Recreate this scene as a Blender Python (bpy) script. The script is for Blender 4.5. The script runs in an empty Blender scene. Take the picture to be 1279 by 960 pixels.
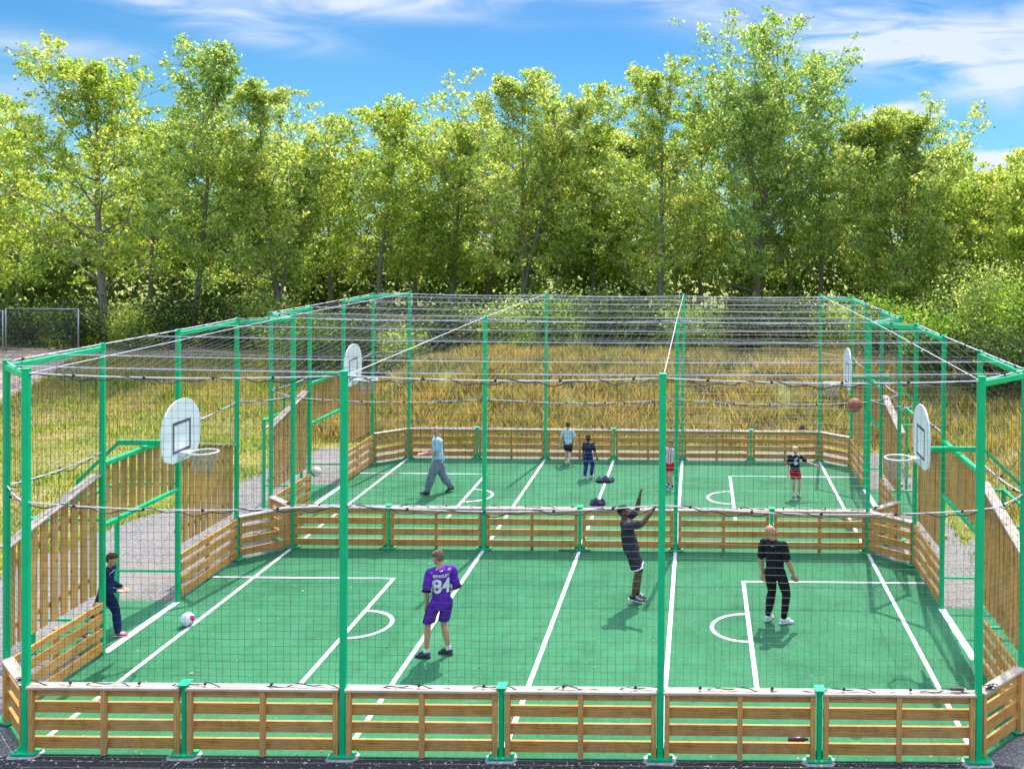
import bpy, bmesh, math, random
import numpy as np
from mathutils import Vector, Matrix, Euler
from mathutils.bvhtree import BVHTree
from mathutils import noise as mnoise
random.seed(7); rng = np.random.default_rng(11)
SC = bpy.context.scene
COL = SC.collection
R = math.radians

# ------------------------------------------------------------------ helpers
class MB:
    """collects shapes, links them as one mesh object"""
    def __init__(s): s.v = []; s.f = []
    def add(s, vs, fs):
        n = len(s.v); s.v += [tuple(v) for v in vs]; s.f += [tuple(i + n for i in f) for f in fs]
    def box(s, c, d, m=None):
        x, y, z = c; a, b, h = d[0] / 2, d[1] / 2, d[2] / 2
        vs = [Vector((x + i * a, y + j * b, z + k * h)) for k in (-1, 1) for j in (-1, 1) for i in (-1, 1)]
        if m is not None: vs = [m @ v for v in vs]
        s.add(vs, [(0, 2, 3, 1), (4, 5, 7, 6), (0, 1, 5, 4), (2, 6, 7, 3), (0, 4, 6, 2), (1, 3, 7, 5)])
    def bar(s, a, b, w, h=None, bev=0.0, up=(0, 0, 1)):
        """rectangular (optionally chamfered) bar from a to b"""
        a = Vector(a); b = Vector(b); h = h or w
        d = (b - a).normalized(); u = Vector(up)
        if abs(d.dot(u)) > .98: u = Vector((0, 1, 0))
        x = d.cross(u).normalized(); y = x.cross(d).normalized()
        if bev:
            q = [(-w/2+bev, -h/2), (w/2-bev, -h/2), (w/2, -h/2+bev), (w/2, h/2-bev), (w/2-bev, h/2), (-w/2+bev, h/2), (-w/2, h/2-bev), (-w/2, -h/2+bev)]
        else: q = [(-w/2, -h/2), (w/2, -h/2), (w/2, h/2), (-w/2, h/2)]
        n = len(q)
        vs = [a + x * i + y * j for i, j in q] + [b + x * i + y * j for i, j in q]
        s.add(vs, [(i, (i+1) % n, n + (i+1) % n, n + i) for i in range(n)] + [tuple(range(n))[::-1], tuple(range(n, 2*n))])
    def tube(s, pts, r, n=6, closed=False, caps=True):
        pts = [Vector(p) for p in pts]; N = len(pts); vs = []; px = None
        for i, p in enumerate(pts):
            if closed: d = pts[(i+1) % N] - pts[i-1]
            else: d = pts[min(i+1, N-1)] - pts[max(i-1, 0)]
            d.normalize()
            if px is None:
                u = Vector((0, 0, 1)) if abs(d.z) < .9 else Vector((0, 1, 0))
                x = d.cross(u).normalized()
            else:
                x = (px - d * px.dot(d)).normalized()
            y = d.cross(x); px = x
            rr = r[i] if isinstance(r, (list, tuple)) else r
            for k in range(n):
                a = 2 * math.pi * k / n
                vs.append(p + x * math.cos(a) * rr + y * math.sin(a) * rr)
        fs = []
        for i in range(N if closed else N - 1):
            j = (i + 1) % N
            for k in range(n): fs.append((i*n+k, i*n+(k+1) % n, j*n+(k+1) % n, j*n+k))
        if not closed and caps: fs += [tuple(range(n))[::-1], tuple(range((N-1)*n, N*n))]
        s.add(vs, fs)
    def ellipsoid(s, c, r, nu=12, nv=8, m=None):
        c = Vector(c); vs = [Vector((0, 0, 1))]
        for j in range(1, nv):
            t = math.pi * j / nv
            for i in range(nu):
                a = 2 * math.pi * i / nu; vs.append(Vector((math.sin(t)*math.cos(a), math.sin(t)*math.sin(a), math.cos(t))))
        vs.append(Vector((0, 0, -1)))
        vs = [Vector((v.x*r[0], v.y*r[1], v.z*r[2])) for v in vs]
        if m is not None: vs = [m @ v for v in vs]
        vs = [v + c for v in vs]
        fs = [(0, 1+i, 1+(i+1) % nu) for i in range(nu)]
        for j in range(nv-2):
            for i in range(nu): fs.append((1+j*nu+i, 1+(j+1)*nu+i, 1+(j+1)*nu+(i+1) % nu, 1+j*nu+(i+1) % nu))
        e = len(vs)-1; b = 1+(nv-2)*nu
        fs += [(e, b+(i+1) % nu, b+i) for i in range(nu)]
        s.add(vs, fs)
    def hull(s, balls):
        """balls = list of (centre, radii[, matrix]); adds the convex hull of all ellipsoids"""
        t = MB()
        for b in balls:
            r = b[1] if isinstance(b[1], (tuple, list)) else (b[1],)*3
            t.ellipsoid(b[0], r, 10, 7, b[2] if len(b) > 2 else None)
        bm = bmesh.new()
        for v in t.v: bm.verts.new(v)
        o = bmesh.ops.convex_hull(bm, input=bm.verts[:])
        dead = [v for v in bm.verts if not v.link_faces]
        bmesh.ops.delete(bm, geom=dead, context='VERTS')
        bmesh.ops.recalc_face_normals(bm, faces=bm.faces[:])
        bm.verts.index_update()
        s.add([v.co.copy() for v in bm.verts], [tuple(v.index for v in f.verts) for f in bm.faces])
        bm.free()
    def mesh(s, name, smooth=False):
        me = bpy.data.meshes.new(name); me.from_pydata(s.v, [], s.f)
        if smooth: me.polygons.foreach_set('use_smooth', [True]*len(me.polygons))
        me.update(); return me
    def build(s, name, mat, parent=None, smooth=False, loc=None):
        return link(name, s.mesh(name, smooth), mat, parent, loc)

def link(name, me, mat, parent=None, loc=None):
    o = bpy.data.objects.new(name, me); COL.objects.link(o)
    if mat is not None and hasattr(me, 'materials') and not me.materials: me.materials.append(mat)
    if parent is not None: o.parent = parent
    if loc is not None: o.location = loc
    return o
def np_mesh(name, V, F, mat, parent=None, smooth=False, loc=None):
    """V (n,3) array, F (m,k) array with constant k"""
    V = np.asarray(V, dtype=np.float32); F = np.asarray(F, dtype=np.int32)
    me = bpy.data.meshes.new(name); k = F.shape[1]
    me.vertices.add(len(V)); me.vertices.foreach_set('co', V.ravel())
    me.loops.add(F.size); me.loops.foreach_set('vertex_index', F.ravel())
    me.polygons.add(len(F)); me.polygons.foreach_set('loop_start', np.arange(0, F.size, k, dtype=np.int32))
    me.polygons.foreach_set('loop_total', np.full(len(F), k, dtype=np.int32))
    if smooth: me.polygons.foreach_set('use_smooth', np.ones(len(F), dtype=bool))
    me.update(calc_edges=True); me.validate()
    return link(name, me, mat, parent, loc)
def tag(o, label=None, cat=None, group=None, kind=None):
    if label: o['label'] = label
    if cat: o['category'] = cat
    if group: o['group'] = group
    if kind: o['kind'] = kind
    return o
def empty(name, loc=(0, 0, 0), rz=0, label=None, cat=None, group=None):
    o = bpy.data.objects.new(name, None); COL.objects.link(o); o.location = loc; o.rotation_euler = (0, 0, rz)
    o.empty_display_size = .2
    return tag(o, label, cat, group)
def copy_tree(o, parent=None):
    c = o.copy(); COL.objects.link(c); c.parent = parent
    for ch in [x for x in SC.objects if x.parent == o]: copy_tree(ch, c)
    return c
ORD = ['first', 'second', 'third', 'fourth', 'fifth', 'sixth', 'seventh', 'eighth', 'ninth', 'tenth', 'eleventh', 'twelfth']

# ------------------------------------------------------------------ materials
def mat(name):
    m = bpy.data.materials.new(name); m.use_nodes = True; nt = m.node_tree; nt.nodes.clear()
    out = nt.nodes.new('ShaderNodeOutputMaterial'); b = nt.nodes.new('ShaderNodeBsdfPrincipled')
    nt.links.new(b.outputs[0], out.inputs[0]); return m, nt, b, out
def N(nt, t, **k):
    n = nt.nodes.new(t)
    for a, v in k.items():
        if a.startswith('i_'): n.inputs[a[2:].replace('_', ' ')].default_value = v
        else: setattr(n, a, v)
    return n
def coords(nt, scale=(1, 1, 1), kind='Object'):
    t = N(nt, 'ShaderNodeTexCoord'); m = N(nt, 'ShaderNodeMapping'); m.inputs['Scale'].default_value = scale
    nt.links.new(t.outputs[kind], m.inputs[0]); return m.outputs[0]
def noise_t(nt, vec, scale, detail=4, rough=.55):
    n = N(nt, 'ShaderNodeTexNoise'); n.inputs['Scale'].default_value = scale; n.inputs['Detail'].default_value = detail; n.inputs['Roughness'].default_value = rough
    nt.links.new(vec, n.inputs['Vector']); return n.outputs['Fac']
def ramp(nt, fac, stops, interp='LINEAR'):
    r = N(nt, 'ShaderNodeValToRGB'); r.color_ramp.interpolation = interp
    e = r.color_ramp.elements
    while len(e) < len(stops): e.new(.5)
    for i, (p, c) in enumerate(stops): e[i].position = p; e[i].color = (*c, 1) if len(c) == 3 else c
    nt.links.new(fac, r.inputs[0]); return r.outputs[0]
def mixc(nt, f, a, b, mode='MIX'):
    m = N(nt, 'ShaderNodeMix', data_type='RGBA', blend_type=mode)
    for s, v in ((m.inputs[0], f), (m.inputs[6], a), (m.inputs[7], b)):
        if isinstance(v, (int, float)): s.default_value = v
        elif isinstance(v, tuple): s.default_value = (*v, 1) if len(v) == 3 else v
        else: nt.links.new(v, s)
    return m.outputs[2]
def math_n(nt, op, a, b=None, c=None, clamp=False):
    m = N(nt, 'ShaderNodeMath', operation=op, use_clamp=clamp)
    for i, v in enumerate((a, b, c)):
        if v is None: continue
        if isinstance(v, (int, float)): m.inputs[i].default_value = v
        else: nt.links.new(v, m.inputs[i])
    return m.outputs[0]
def bump(nt, b, h, s=.3, d=.01):
    n = N(nt, 'ShaderNodeBump'); n.inputs['Strength'].default_value = s; n.inputs['Distance'].default_value = d
    nt.links.new(h, n.inputs['Height']); nt.links.new(n.outputs[0], b.inputs['Normal'])

def simple(name, c, rough=.5, metal=0, var=.12, vscale=6, bmp=0, spec=.5):
    m, nt, b, out = mat(name); v = coords(nt)
    f = noise_t(nt, v, vscale)
    c0 = tuple(x*(1-var) for x in c); c1 = tuple(min(1, x*(1+var)) for x in c)
    nt.links.new(ramp(nt, f, [(.3, c0), (.7, c1)]), b.inputs['Base Color'])
    b.inputs['Roughness'].default_value = rough; b.inputs['Metallic'].default_value = metal
    b.inputs['Specular IOR Level'].default_value = spec
    if bmp: bump(nt, b, noise_t(nt, v, vscale*6), bmp, .01)
    return m

M = {}
def green_mat():
    m, nt, b, out = mat('green_powder_coat'); v = coords(nt)
    f = noise_t(nt, v, 2.5, 4); g = noise_t(nt, v, 30, 5, .7); oi = N(nt, 'ShaderNodeObjectInfo')
    c = ramp(nt, f, [(.3, (.0, .47, .175)), (.7, (.0, .60, .24))])
    c = mixc(nt, ramp(nt, g, [(.64, (0, 0, 0)), (.74, (.35, .35, .35))]), c, (.10, .36, .20))
    c = mixc(nt, 1, c, ramp(nt, oi.outputs['Random'], [(0, (.9, .9, .9)), (1, (1.05, 1.05, 1.05))]), 'MULTIPLY')
    nt.links.new(c, b.inputs['Base Color']); b.inputs['Specular IOR Level'].default_value = .3
    nt.links.new(ramp(nt, g, [(.3, (.38,)*3), (.7, (.6,)*3)]), b.inputs['Roughness']); return m
M['green'] = green_mat()
M['rope'] = simple('white_rope', (.74, .70, .76), .6, 0, .2, 8)
M['lace'] = simple('black_lacing_cord', (.03, .03, .045), .6, 0, .2, 8)
M['net'] = simple('dark_polypropylene_net', (.022, .028, .04), .45, 0, .2, 2)
M['roofnet'] = simple('sunlit_tone_net', (.10, .105, .13), .5, 0, .2, 2)  # same string as the dark net, sun on it painted in as grey
M['chain'] = simple('galvanised_steel', (.45, .46, .48), .4, .7, .15, 20)
M['white_board'] = simple('white_hdpe_board', (.86, .87, .88), .45, 0, .04, 2)
M['dark_line'] = simple('dark_grey_marking', (.10, .10, .14), .6)
M['rim'] = simple('white_coated_steel', (.78, .77, .80), .35, 0, .08, 8)
def line_mat():
    m, nt, b, out = mat('worn_white_turf_line'); v = coords(nt); f = noise_t(nt, v, 9, 6, .75); g = noise_t(nt, v, 60, 2)
    c = ramp(nt, f, [(.30, (.52, .62, .56)), (.46, (.78, .80, .79)), (.6, (.84, .85, .85))]); c = mixc(nt, ramp(nt, g, [(.62, (0, 0, 0)), (.7, (.5, .5, .5))]), c, (.35, .50, .42))
    nt.links.new(c, b.inputs['Base Color']); b.inputs['Roughness'].default_value = .95; bump(nt, b, g, .5, .01); return m
M['line'] = line_mat()
M['concrete'] = simple('pale_concrete', (.46, .43, .42), .9, 0, .28, 14, .5)
M['bolt'] = simple('zinc_bolt', (.6, .6, .62), .35, .8)

def wood(name, dark, light, gdir=(1, 9, 9)):
    m, nt, b, out = mat(name)
    g = N(nt, 'ShaderNodeNewGeometry'); oi = N(nt, 'ShaderNodeObjectInfo')
    t = N(nt, 'ShaderNodeTexCoord'); ad = N(nt, 'ShaderNodeVectorMath', operation='ADD')
    sc = N(nt, 'ShaderNodeVectorMath', operation='SCALE'); cm = N(nt, 'ShaderNodeCombineXYZ')
    for i in range(3): nt.links.new(g.outputs['Random Per Island'], cm.inputs[i])
    nt.links.new(cm.outputs[0], sc.inputs[0]); sc.inputs['Scale'].default_value = 37
    nt.links.new(t.outputs['Object'], ad.inputs[0]); nt.links.new(sc.outputs[0], ad.inputs[1])
    mp = N(nt, 'ShaderNodeMapping'); mp.inputs['Scale'].default_value = gdir; nt.links.new(ad.outputs[0], mp.inputs[0])
    w = N(nt, 'ShaderNodeTexWave', wave_type='RINGS', rings_direction='X' if gdir[0] == 1 else 'Z')
    w.inputs['Scale'].default_value = 1.6; w.inputs['Distortion'].default_value = 7; w.inputs['Detail'].default_value = 3; w.inputs['Detail Scale'].default_value = 1.2
    nt.links.new(mp.outputs[0], w.inputs[0])
    f1 = noise_t(nt, mp.outputs[0], 6, 6, .65)
    f2 = noise_t(nt, t.outputs['Object'], 1.3, 3)
    c = ramp(nt, w.outputs['Fac'], [(.0, dark), (.9, light)])
    c = mixc(nt, ramp(nt, f1, [(.35, (0, 0, 0)), (.7, (.75, .75, .75))]), c, light)
    tint = ramp(nt, g.outputs['Random Per Island'], [(0, (.80, .80, .84)), (.35, (1, .94, .86)), (.7, (1.0, 1.0, 1.0)), (1, (.93, .84, .72))])
    c = mixc(nt, 1, c, tint, 'MULTIPLY')
    tint2 = ramp(nt, oi.outputs['Random'], [(0, (.90, .90, .92)), (1, (1, .98, .95))])
    c = mixc(nt, 1, c, tint2, 'MULTIPLY')
    grey = ramp(nt, f2, [(.45, (0, 0, 0)), (.75, (.22, .22, .22))])
    c = mixc(nt, grey, c, (.40, .32, .24))
    kv = N(nt, 'ShaderNodeTexVoronoi'); kv.inputs['Scale'].default_value = 2.6; nt.links.new(ad.outputs[0], kv.inputs['Vector'])
    c = mixc(nt, ramp(nt, kv.outputs['Distance'], [(.035, (.8, .8, .8)), (.075, (0, 0, 0))]), c, (.16, .07, .03))
    f3 = noise_t(nt, t.outputs['Object'], 3.5, 6, .7)
    c = mixc(nt, 1, c, ramp(nt, f3, [(.34, (.72, .70, .70)), (.5, (1, 1, 1)), (.68, (1.12, 1.12, 1.1))]), 'MULTIPLY')
    nt.links.new(c, b.inputs['Base Color']); b.inputs['Roughness'].default_value = .78
    b.inputs['Specular IOR Level'].default_value = .25
    bump(nt, b, f1, .25, .004); return m
M['wood'] = wood('weathered_pine', (.47, .205, .048), (.77, .42, .125), (1, 9, 9))
M['woodv'] = wood('weathered_pine_upright', (.48, .225, .056), (.80, .455, .155), (9, 9, 1))
M['cap'] = wood('pale_pine_cap', (.45, .35, .27), (.66, .56, .47), (1, 9, 9))  # paler, greyer pine tone for cap rails and chips

def turf_mat():
    m, nt, b, out = mat('artificial_turf'); v = coords(nt)
    f = noise_t(nt, v, 45, 3, .7); f2 = noise_t(nt, v, .9, 4); f3 = noise_t(nt, v, 9, 3)
    c = ramp(nt, f, [(.25, (.017, .112, .044)), (.75, (.055, .245, .110))])
    c = mixc(nt, ramp(nt, f2, [(.35, (0, 0, 0)), (.75, (.45, .45, .45))]), c, (.055, .235, .115))
    c = mixc(nt, ramp(nt, f3, [(.58, (0, 0, 0)), (.8, (.3, .3, .3))]), c, (.11, .29, .15))
    f4 = noise_t(nt, v, .33, 6, .68); f5 = noise_t(nt, v, 2.2, 6, .75)
    c = mixc(nt, 1, c, ramp(nt, f4, [(.34, (.74, .80, .80)), (.48, (1, 1, 1)), (.62, (1.14, 1.08, 1.1))]), 'MULTIPLY')
    c = mixc(nt, 1, c, ramp(nt, f5, [(.36, (.84, .87, .86)), (.5, (1, 1, 1)), (.70, (1.12, 1.10, 1.12))]), 'MULTIPLY')
    vo = N(nt, 'ShaderNodeTexVoronoi'); vo.inputs['Scale'].default_value = 3.2; nt.links.new(v, vo.inputs['Vector'])
    c = mixc(nt, ramp(nt, vo.outputs['Distance'], [(.035, (.8, .8, .8)), (.055, (0, 0, 0))]), c, (.32, .40, .28))
    nt.links.new(c, b.inputs['Base Color']); b.inputs['Roughness'].default_value = .9; b.inputs['Specular IOR Level'].default_value = .2
    bump(nt, b, f, .8, .015); return m
M['turf'] = turf_mat()
def asphalt_mat():
    m, nt, b, out = mat('gravelly_asphalt'); v = coords(nt)
    vo = N(nt, 'ShaderNodeTexVoronoi'); vo.inputs['Scale'].default_value = 38; nt.links.new(v, vo.inputs['Vector'])
    c = ramp(nt, vo.outputs['Color'], [(0, (.06, .058, .055)), (.5, (.15, .143, .135)), (1, (.34, .325, .31))])
    f2 = noise_t(nt, v, .5, 5, .65)
    c = mixc(nt, ramp(nt, f2, [(.42, (0, 0, 0)), (.68, (.55, .55, .55))]), c, (.25, .22, .19))
    nt.links.new(c, b.inputs['Base Color']); b.inputs['Roughness'].default_value = .9
    bump(nt, b, vo.outputs['Distance'], .5, .01); return m
M['asphalt'] = asphalt_mat()
M['shade_asphalt'] = simple('shaded_new_asphalt', (.045, .043, .05), .9, 0, .6, 40, .6)  # newer asphalt; part of its darkness is the front boards' shade, painted in
def path_mat():
    m, nt, b, out = mat('pale_stony_track'); v = coords(nt)
    f = noise_t(nt, v, 9, 8, .75); f2 = noise_t(nt, v, .35, 4)
    c = ramp(nt, f, [(.3, (.22, .15, .12)), (.7, (.56, .42, .34))])
    c = mixc(nt, ramp(nt, f2, [(.4, (0, 0, 0)), (.6, (.8, .8, .8))]), c, (.52, .34, .24))
    nt.links.new(c, b.inputs['Base Color']); b.inputs['Roughness'].default_value = .95
    bump(nt, b, f, .6, .03); return m
M['track'] = path_mat()
def ground_mat():
    m, nt, b, out = mat('meadow_soil'); v = coords(nt)
    f = noise_t(nt, v, .28, 6, .65); f1 = noise_t(nt, v, 5, 6, .7)
    c = ramp(nt, f, [(.36, (.12, .19, .02)), (.5, (.24, .26, .045)), (.64, (.40, .32, .12))])
    c = mixc(nt, ramp(nt, f1, [(.3, (.55, .55, .55)), (.7, (0, 0, 0))]), c, (.12, .11, .035))
    nt.links.new(c, b.inputs['Base Color']); b.inputs['Roughness'].default_value = 1
    bump(nt, b, f1, .8, .06); return m
M['ground'] = ground_mat()

def leaf_mat(name, stops, trans=.55, tcol=2.1):
    m, nt, b, out = mat(name)
    g = N(nt, 'ShaderNodeNewGeometry')
    c = ramp(nt, g.outputs['Random Per Island'], stops)
    v = coords(nt); f = noise_t(nt, v, .55, 3)
    c = mixc(nt, 1, c, ramp(nt, f, [(.35, (.88, .97, .95)), (.65, (1.20, 1.13, 1.05))]), 'MULTIPLY')
    nt.links.new(c, b.inputs['Base Color']); b.inputs['Roughness'].default_value = .55; b.inputs['Specular IOR Level'].default_value = .35
    tr = N(nt, 'ShaderNodeBsdfTranslucent'); mx = N(nt, 'ShaderNodeMixShader'); mx.inputs[0].default_value = trans
    c2 = mixc(nt, 1, c, (tcol*1.0, tcol, tcol*.6), 'MULTIPLY')
    nt.links.new(c2, tr.inputs[0]); nt.links.new(b.outputs[0], mx.inputs[1]); nt.links.new(tr.outputs[0], mx.inputs[2])
    nt.links.new(mx.outputs[0], out.inputs[0]); return m
M['leafA'] = leaf_mat('yellow_green_leaves', [(0, (.09, .16, .03)), (.3, (.19, .28, .045)), (.6, (.34, .41, .07)), (.85, (.47, .49, .14)), (1, (.50, .42, .25))])
M['leafB'] = leaf_mat('mid_green_leaves', [(0, (.08, .15, .05)), (.35, (.16, .26, .08)), (.65, (.27, .37, .12)), (.88, (.42, .47, .17)), (1, (.50, .42, .27))])
M['leafC'] = leaf_mat('olive_green_leaves', [(0, (.11, .17, .05)), (.35, (.22, .30, .08)), (.65, (.34, .42, .12)), (.85, (.50, .52, .19)), (1, (.54, .42, .28))])
M['bush'] = leaf_mat('bright_bush_leaves', [(0, (.03, .07, .012)), (.4, (.09, .17, .02)), (.75, (.20, .29, .03)), (1, (.27, .33, .07))])
M['dark'] = leaf_mat('dark_hedge_leaves', [(0, (.022, .045, .014)), (.5, (.05, .09, .025)), (.85, (.10, .16, .03)), (1, (.22, .25, .07))], .4, 1.5)
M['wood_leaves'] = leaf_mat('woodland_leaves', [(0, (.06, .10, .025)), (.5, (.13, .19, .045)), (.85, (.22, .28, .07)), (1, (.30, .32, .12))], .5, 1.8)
M['straw'] = leaf_mat('dry_grass_blades', [(0, (.20, .20, .04)), (.3, (.40, .33, .085)), (.6, (.58, .47, .18)), (.8, (.44, .27, .11)), (1, (.68, .58, .33))], .4, 1.25)
M['grass'] = leaf_mat('meadow_grass_blades', [(0, (.09, .17, .014)), (.4, (.20, .31, .025)), (.7, (.38, .42, .06)), (1, (.56, .50, .20))], .45, 1.4)
def bark_mat():
    m, nt, b, out = mat('grey_brown_bark'); v = coords(nt, (6, 6, 1.5)); f = noise_t(nt, v, 3, 6, .7)
    nt.links.new(ramp(nt, f, [(.3, (.12, .10, .075)), (.7, (.38, .33, .27))]), b.inputs['Base Color'])
    b.inputs['Roughness'].default_value = .95; bump(nt, b, f, .7, .03); return m
M['bark'] = bark_mat()

# ------------------------------------------------------------------ layout numbers
CX, CY, CH = 2.562, -13.162, 6.969
W = 2.1; HP = 5.11; L1 = 8.69; L2 = 8.79; YB = L1 + L2; CC = .844; S = 3*W + CC; G0, G1 = 3.10, 5.47
BT = .93

def smooth(t): t = np.clip(t, 0, 1); return t*t*(3-2*t)
def height(X, Y):
    X = np.asarray(X, float); Y = np.asarray(Y, float)
    base = 1.15*smooth((Y-20)/14) + .9*smooth((Y-34)/6)
    d = np.maximum(X-9.4, Y-18.9)
    wl = smooth((X+12)/5.5)
    bank = 1.9*smooth(d/7.5)*wl
    h = np.maximum(base*smooth((Y-19)/3+.0), bank)
    h = np.where((Y < 20) & (X < 9.4), np.where(Y < 18.9, 0, h), h)
    und = .10*np.sin(X*.9+1.3*np.sin(Y*.5))*np.sin(Y*.7+.8*np.sin(X*.4))
    k = smooth((np.maximum(np.maximum(X-9.4, Y-19), -11.8-X))/4)
    return h + und*k - .01
def hh(x, y): return float(height(x, y))

# ------------------------------------------------------------------ ground
def axis(lo, hi, step, far):
    a = list(np.arange(lo, hi+1e-6, step)); s = step; x = a[-1]
    while x < far: s *= 1.35; x += s; a.append(x)
    s = step; x = a[0]; b = []
    while x > -far: s *= 1.35; x -= s; b.append(x)
    return np.array(b[::-1] + a)
xs = axis(-45, 32, .6, 700); ys = axis(-14, 62, .6, 900)
XX, YY = np.meshgrid(xs, ys); ZZ = height(XX, YY)
nx, ny = len(xs), len(ys); idx = np.arange(nx*ny).reshape(ny, nx)
F = np.stack([idx[:-1, :-1], idx[:-1, 1:], idx[1:, 1:], idx[1:, :-1]], -1).reshape(-1, 4)
tag(np_mesh('ground', np.stack([XX, YY, ZZ], -1).reshape(-1, 3), F, M['ground'], smooth=True), kind='structure')

def sheet(name, poly, z, m):
    mb = MB(); mb.add([(x, y, z) for x, y in poly], [tuple(range(len(poly)))]); return tag(mb.build(name, m), kind='structure')
def wobble_edge(a, b, n, amp):
    a = Vector(a); b = Vector(b); d = (b-a); nrm = Vector((-d.y, d.x)).normalized(); o = []
    for i in range(n):
        p = a + d*i/n + nrm*amp*(mnoise.noise(Vector((i*.37, a.x*.3, a.y*.2)))*1.6)
        o.append((p.x, p.y))
    return o
poly = [(-20, -13.9)] + [(14, -13.9)] + wobble_edge((14, -6), (8.9, 3), 20, .3) + wobble_edge((8.9, 3), (8.7, 18.7), 60, .14) + [(8.6, 18.75), (-8, 18.75)] + wobble_edge((-8, 19.2), (-9.8, 18.6), 16, .2) + wobble_edge((-9.8, 18.6), (-10.3, 12.5), 30, .15) + wobble_edge((-10.3, 12.5), (-11.2, 10.5), 12, .1) + wobble_edge((-11.2, 10.5), (-11.7, 4), 30, .2) + [(-20, -2)]
sheet('asphalt_path', poly, .003, M['asphalt'])
sheet('asphalt_shade_strip', [(-12, -2.5)]+wobble_edge((-12, -.06), (-8.3, -.06), 4, .01)+[(-6.9, -.06), (6.55, -.06)]+wobble_edge((6.75, -.1), (6.9, -2.5), 12, .12), .007, M['shade_asphalt'])  # strip laid where the front boards' shadow falls, shade kept in its colour
def draped(name, left, right, m, dz=.035):
    """strip between two polylines of equal length, following the ground"""
    V = []; F = []
    n = len(left); K = 14
    for i in range(n):
        for k in range(K+1):
            t = k/K; x = left[i][0]*(1-t)+right[i][0]*t; y = left[i][1]*(1-t)+right[i][1]*t
            V.append((x, y, hh(x, y)+dz))
    for i in range(n-1):
        for k in range(K): F.append((i*(K+1)+k, i*(K+1)+k+1, (i+1)*(K+1)+k+1, (i+1)*(K+1)+k))
    return tag(np_mesh(name, V, F, m, smooth=True), kind='structure')
lf = []; rt = []
for i in range(60):
    t = i/59; y = 4 + 29.5*t
    xr = -20.5 - 5.5*t**1.5 + .25*mnoise.noise(Vector((t*14, 0, 0)))
    lf.append((xr-5.5-2*t, y)); rt.append((xr, y))
draped('gravel_track', lf, rt, M['track'])
lf = []; rt = []
for i in range(50):
    t = i/49; x = -44 + 25*t
    lf.append((x, 36.2+.5*mnoise.noise(Vector((t*9, 3, 0))) - 2.2*t)); rt.append((x, 32.3+.5*mnoise.noise(Vector((t*9, 7, 0)))+1.0*t))
draped('dirt_track', lf, rt, M['track'], .05)

def octo(y0, L, e=.0):
    return [(-3*W-e*.4, y0-e), (3*W+e*.4, y0-e), (S+e, y0+CC-e*.4), (S+e, y0+G0), (S+1.2, y0+G0), (S+1.2, y0+G1), (S+e, y0+G1), (S+e, y0+L-CC+e*.4),
            (3*W+e*.4, y0+L+e), (-3*W-e*.4, y0+L+e), (-S-e, y0+L-CC+e*.4), (-S-e, y0+G1), (-S-1.2, y0+G1), (-S-1.2, y0+G0), (-S-e, y0+G0), (-S-e, y0+CC-e*.4)]
p1 = octo(0, L1, .03); p2 = octo(L1, L2, .03)
for k in (8, 9): p1[k] = (p1[k][0], L1)
for k in (0, 1): p2[k] = (p2[k][0], L1)
sheet('sports_turf_near_pitch', p1, .016, M['turf']); sheet('sports_turf_far_pitch', p2, .016, M['turf'])

def lines(name, y0, L):
    mb = MB(); z = .021; lw = .075
    def ln(a, b, w=lw):
        a = Vector((*a, z)); b = Vector((*b, z)); d = (b-a).normalized(); n = Vector((-d.y, d.x, 0))*w/2
        mb.add([a-n, b-n, b+n, a+n], [(0, 1, 2, 3)])
    g = .1
    for x in (-3*W, -W, 0, W, 3*W): ln((x, y0+g), (x, y0+L-g))
    bx = 3.5; ya = y0+2.05; yb = y0+6.78; z0 = z
    for sgn in (-1, 1):
        ln((sgn*bx, ya-lw/2), (sgn*bx, yb+lw/2))
        z = z0+.002
        for (u, v) in ((bx+lw/2+.001, 3*W-lw/2-.001), (3*W+lw/2+.001, S-.02)):
            for yy in (ya, yb): ln((sgn*u, yy), (sgn*v, yy), .065)
        ln((sgn*(S-.01), y0+G0+.06), (sgn*(S-.01), y0+G1-.06), .13)
        z = z0
        c = (sgn*(bx), y0+4.45); n = 28; r = .62; vs = []
        for i in range(n+1):
            a = -math.pi/2+math.pi*i/n
            ca, sa = math.cos(a), math.sin(a)
            for rr in (r-.035, r+.035): vs.append((c[0]-sgn*(lw/2+.002)-sgn*rr*ca, c[1]+rr*sa, z))
        fs = [(2*i, 2*i+1, 2*i+3, 2*i+2) for i in range(n)]
        mb.add(vs, fs)
    tag(mb.build(name, M['line']), kind='structure')
lines('pitch_markings_near', 0, L1); lines('pitch_markings_far', L1, L2)

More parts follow.
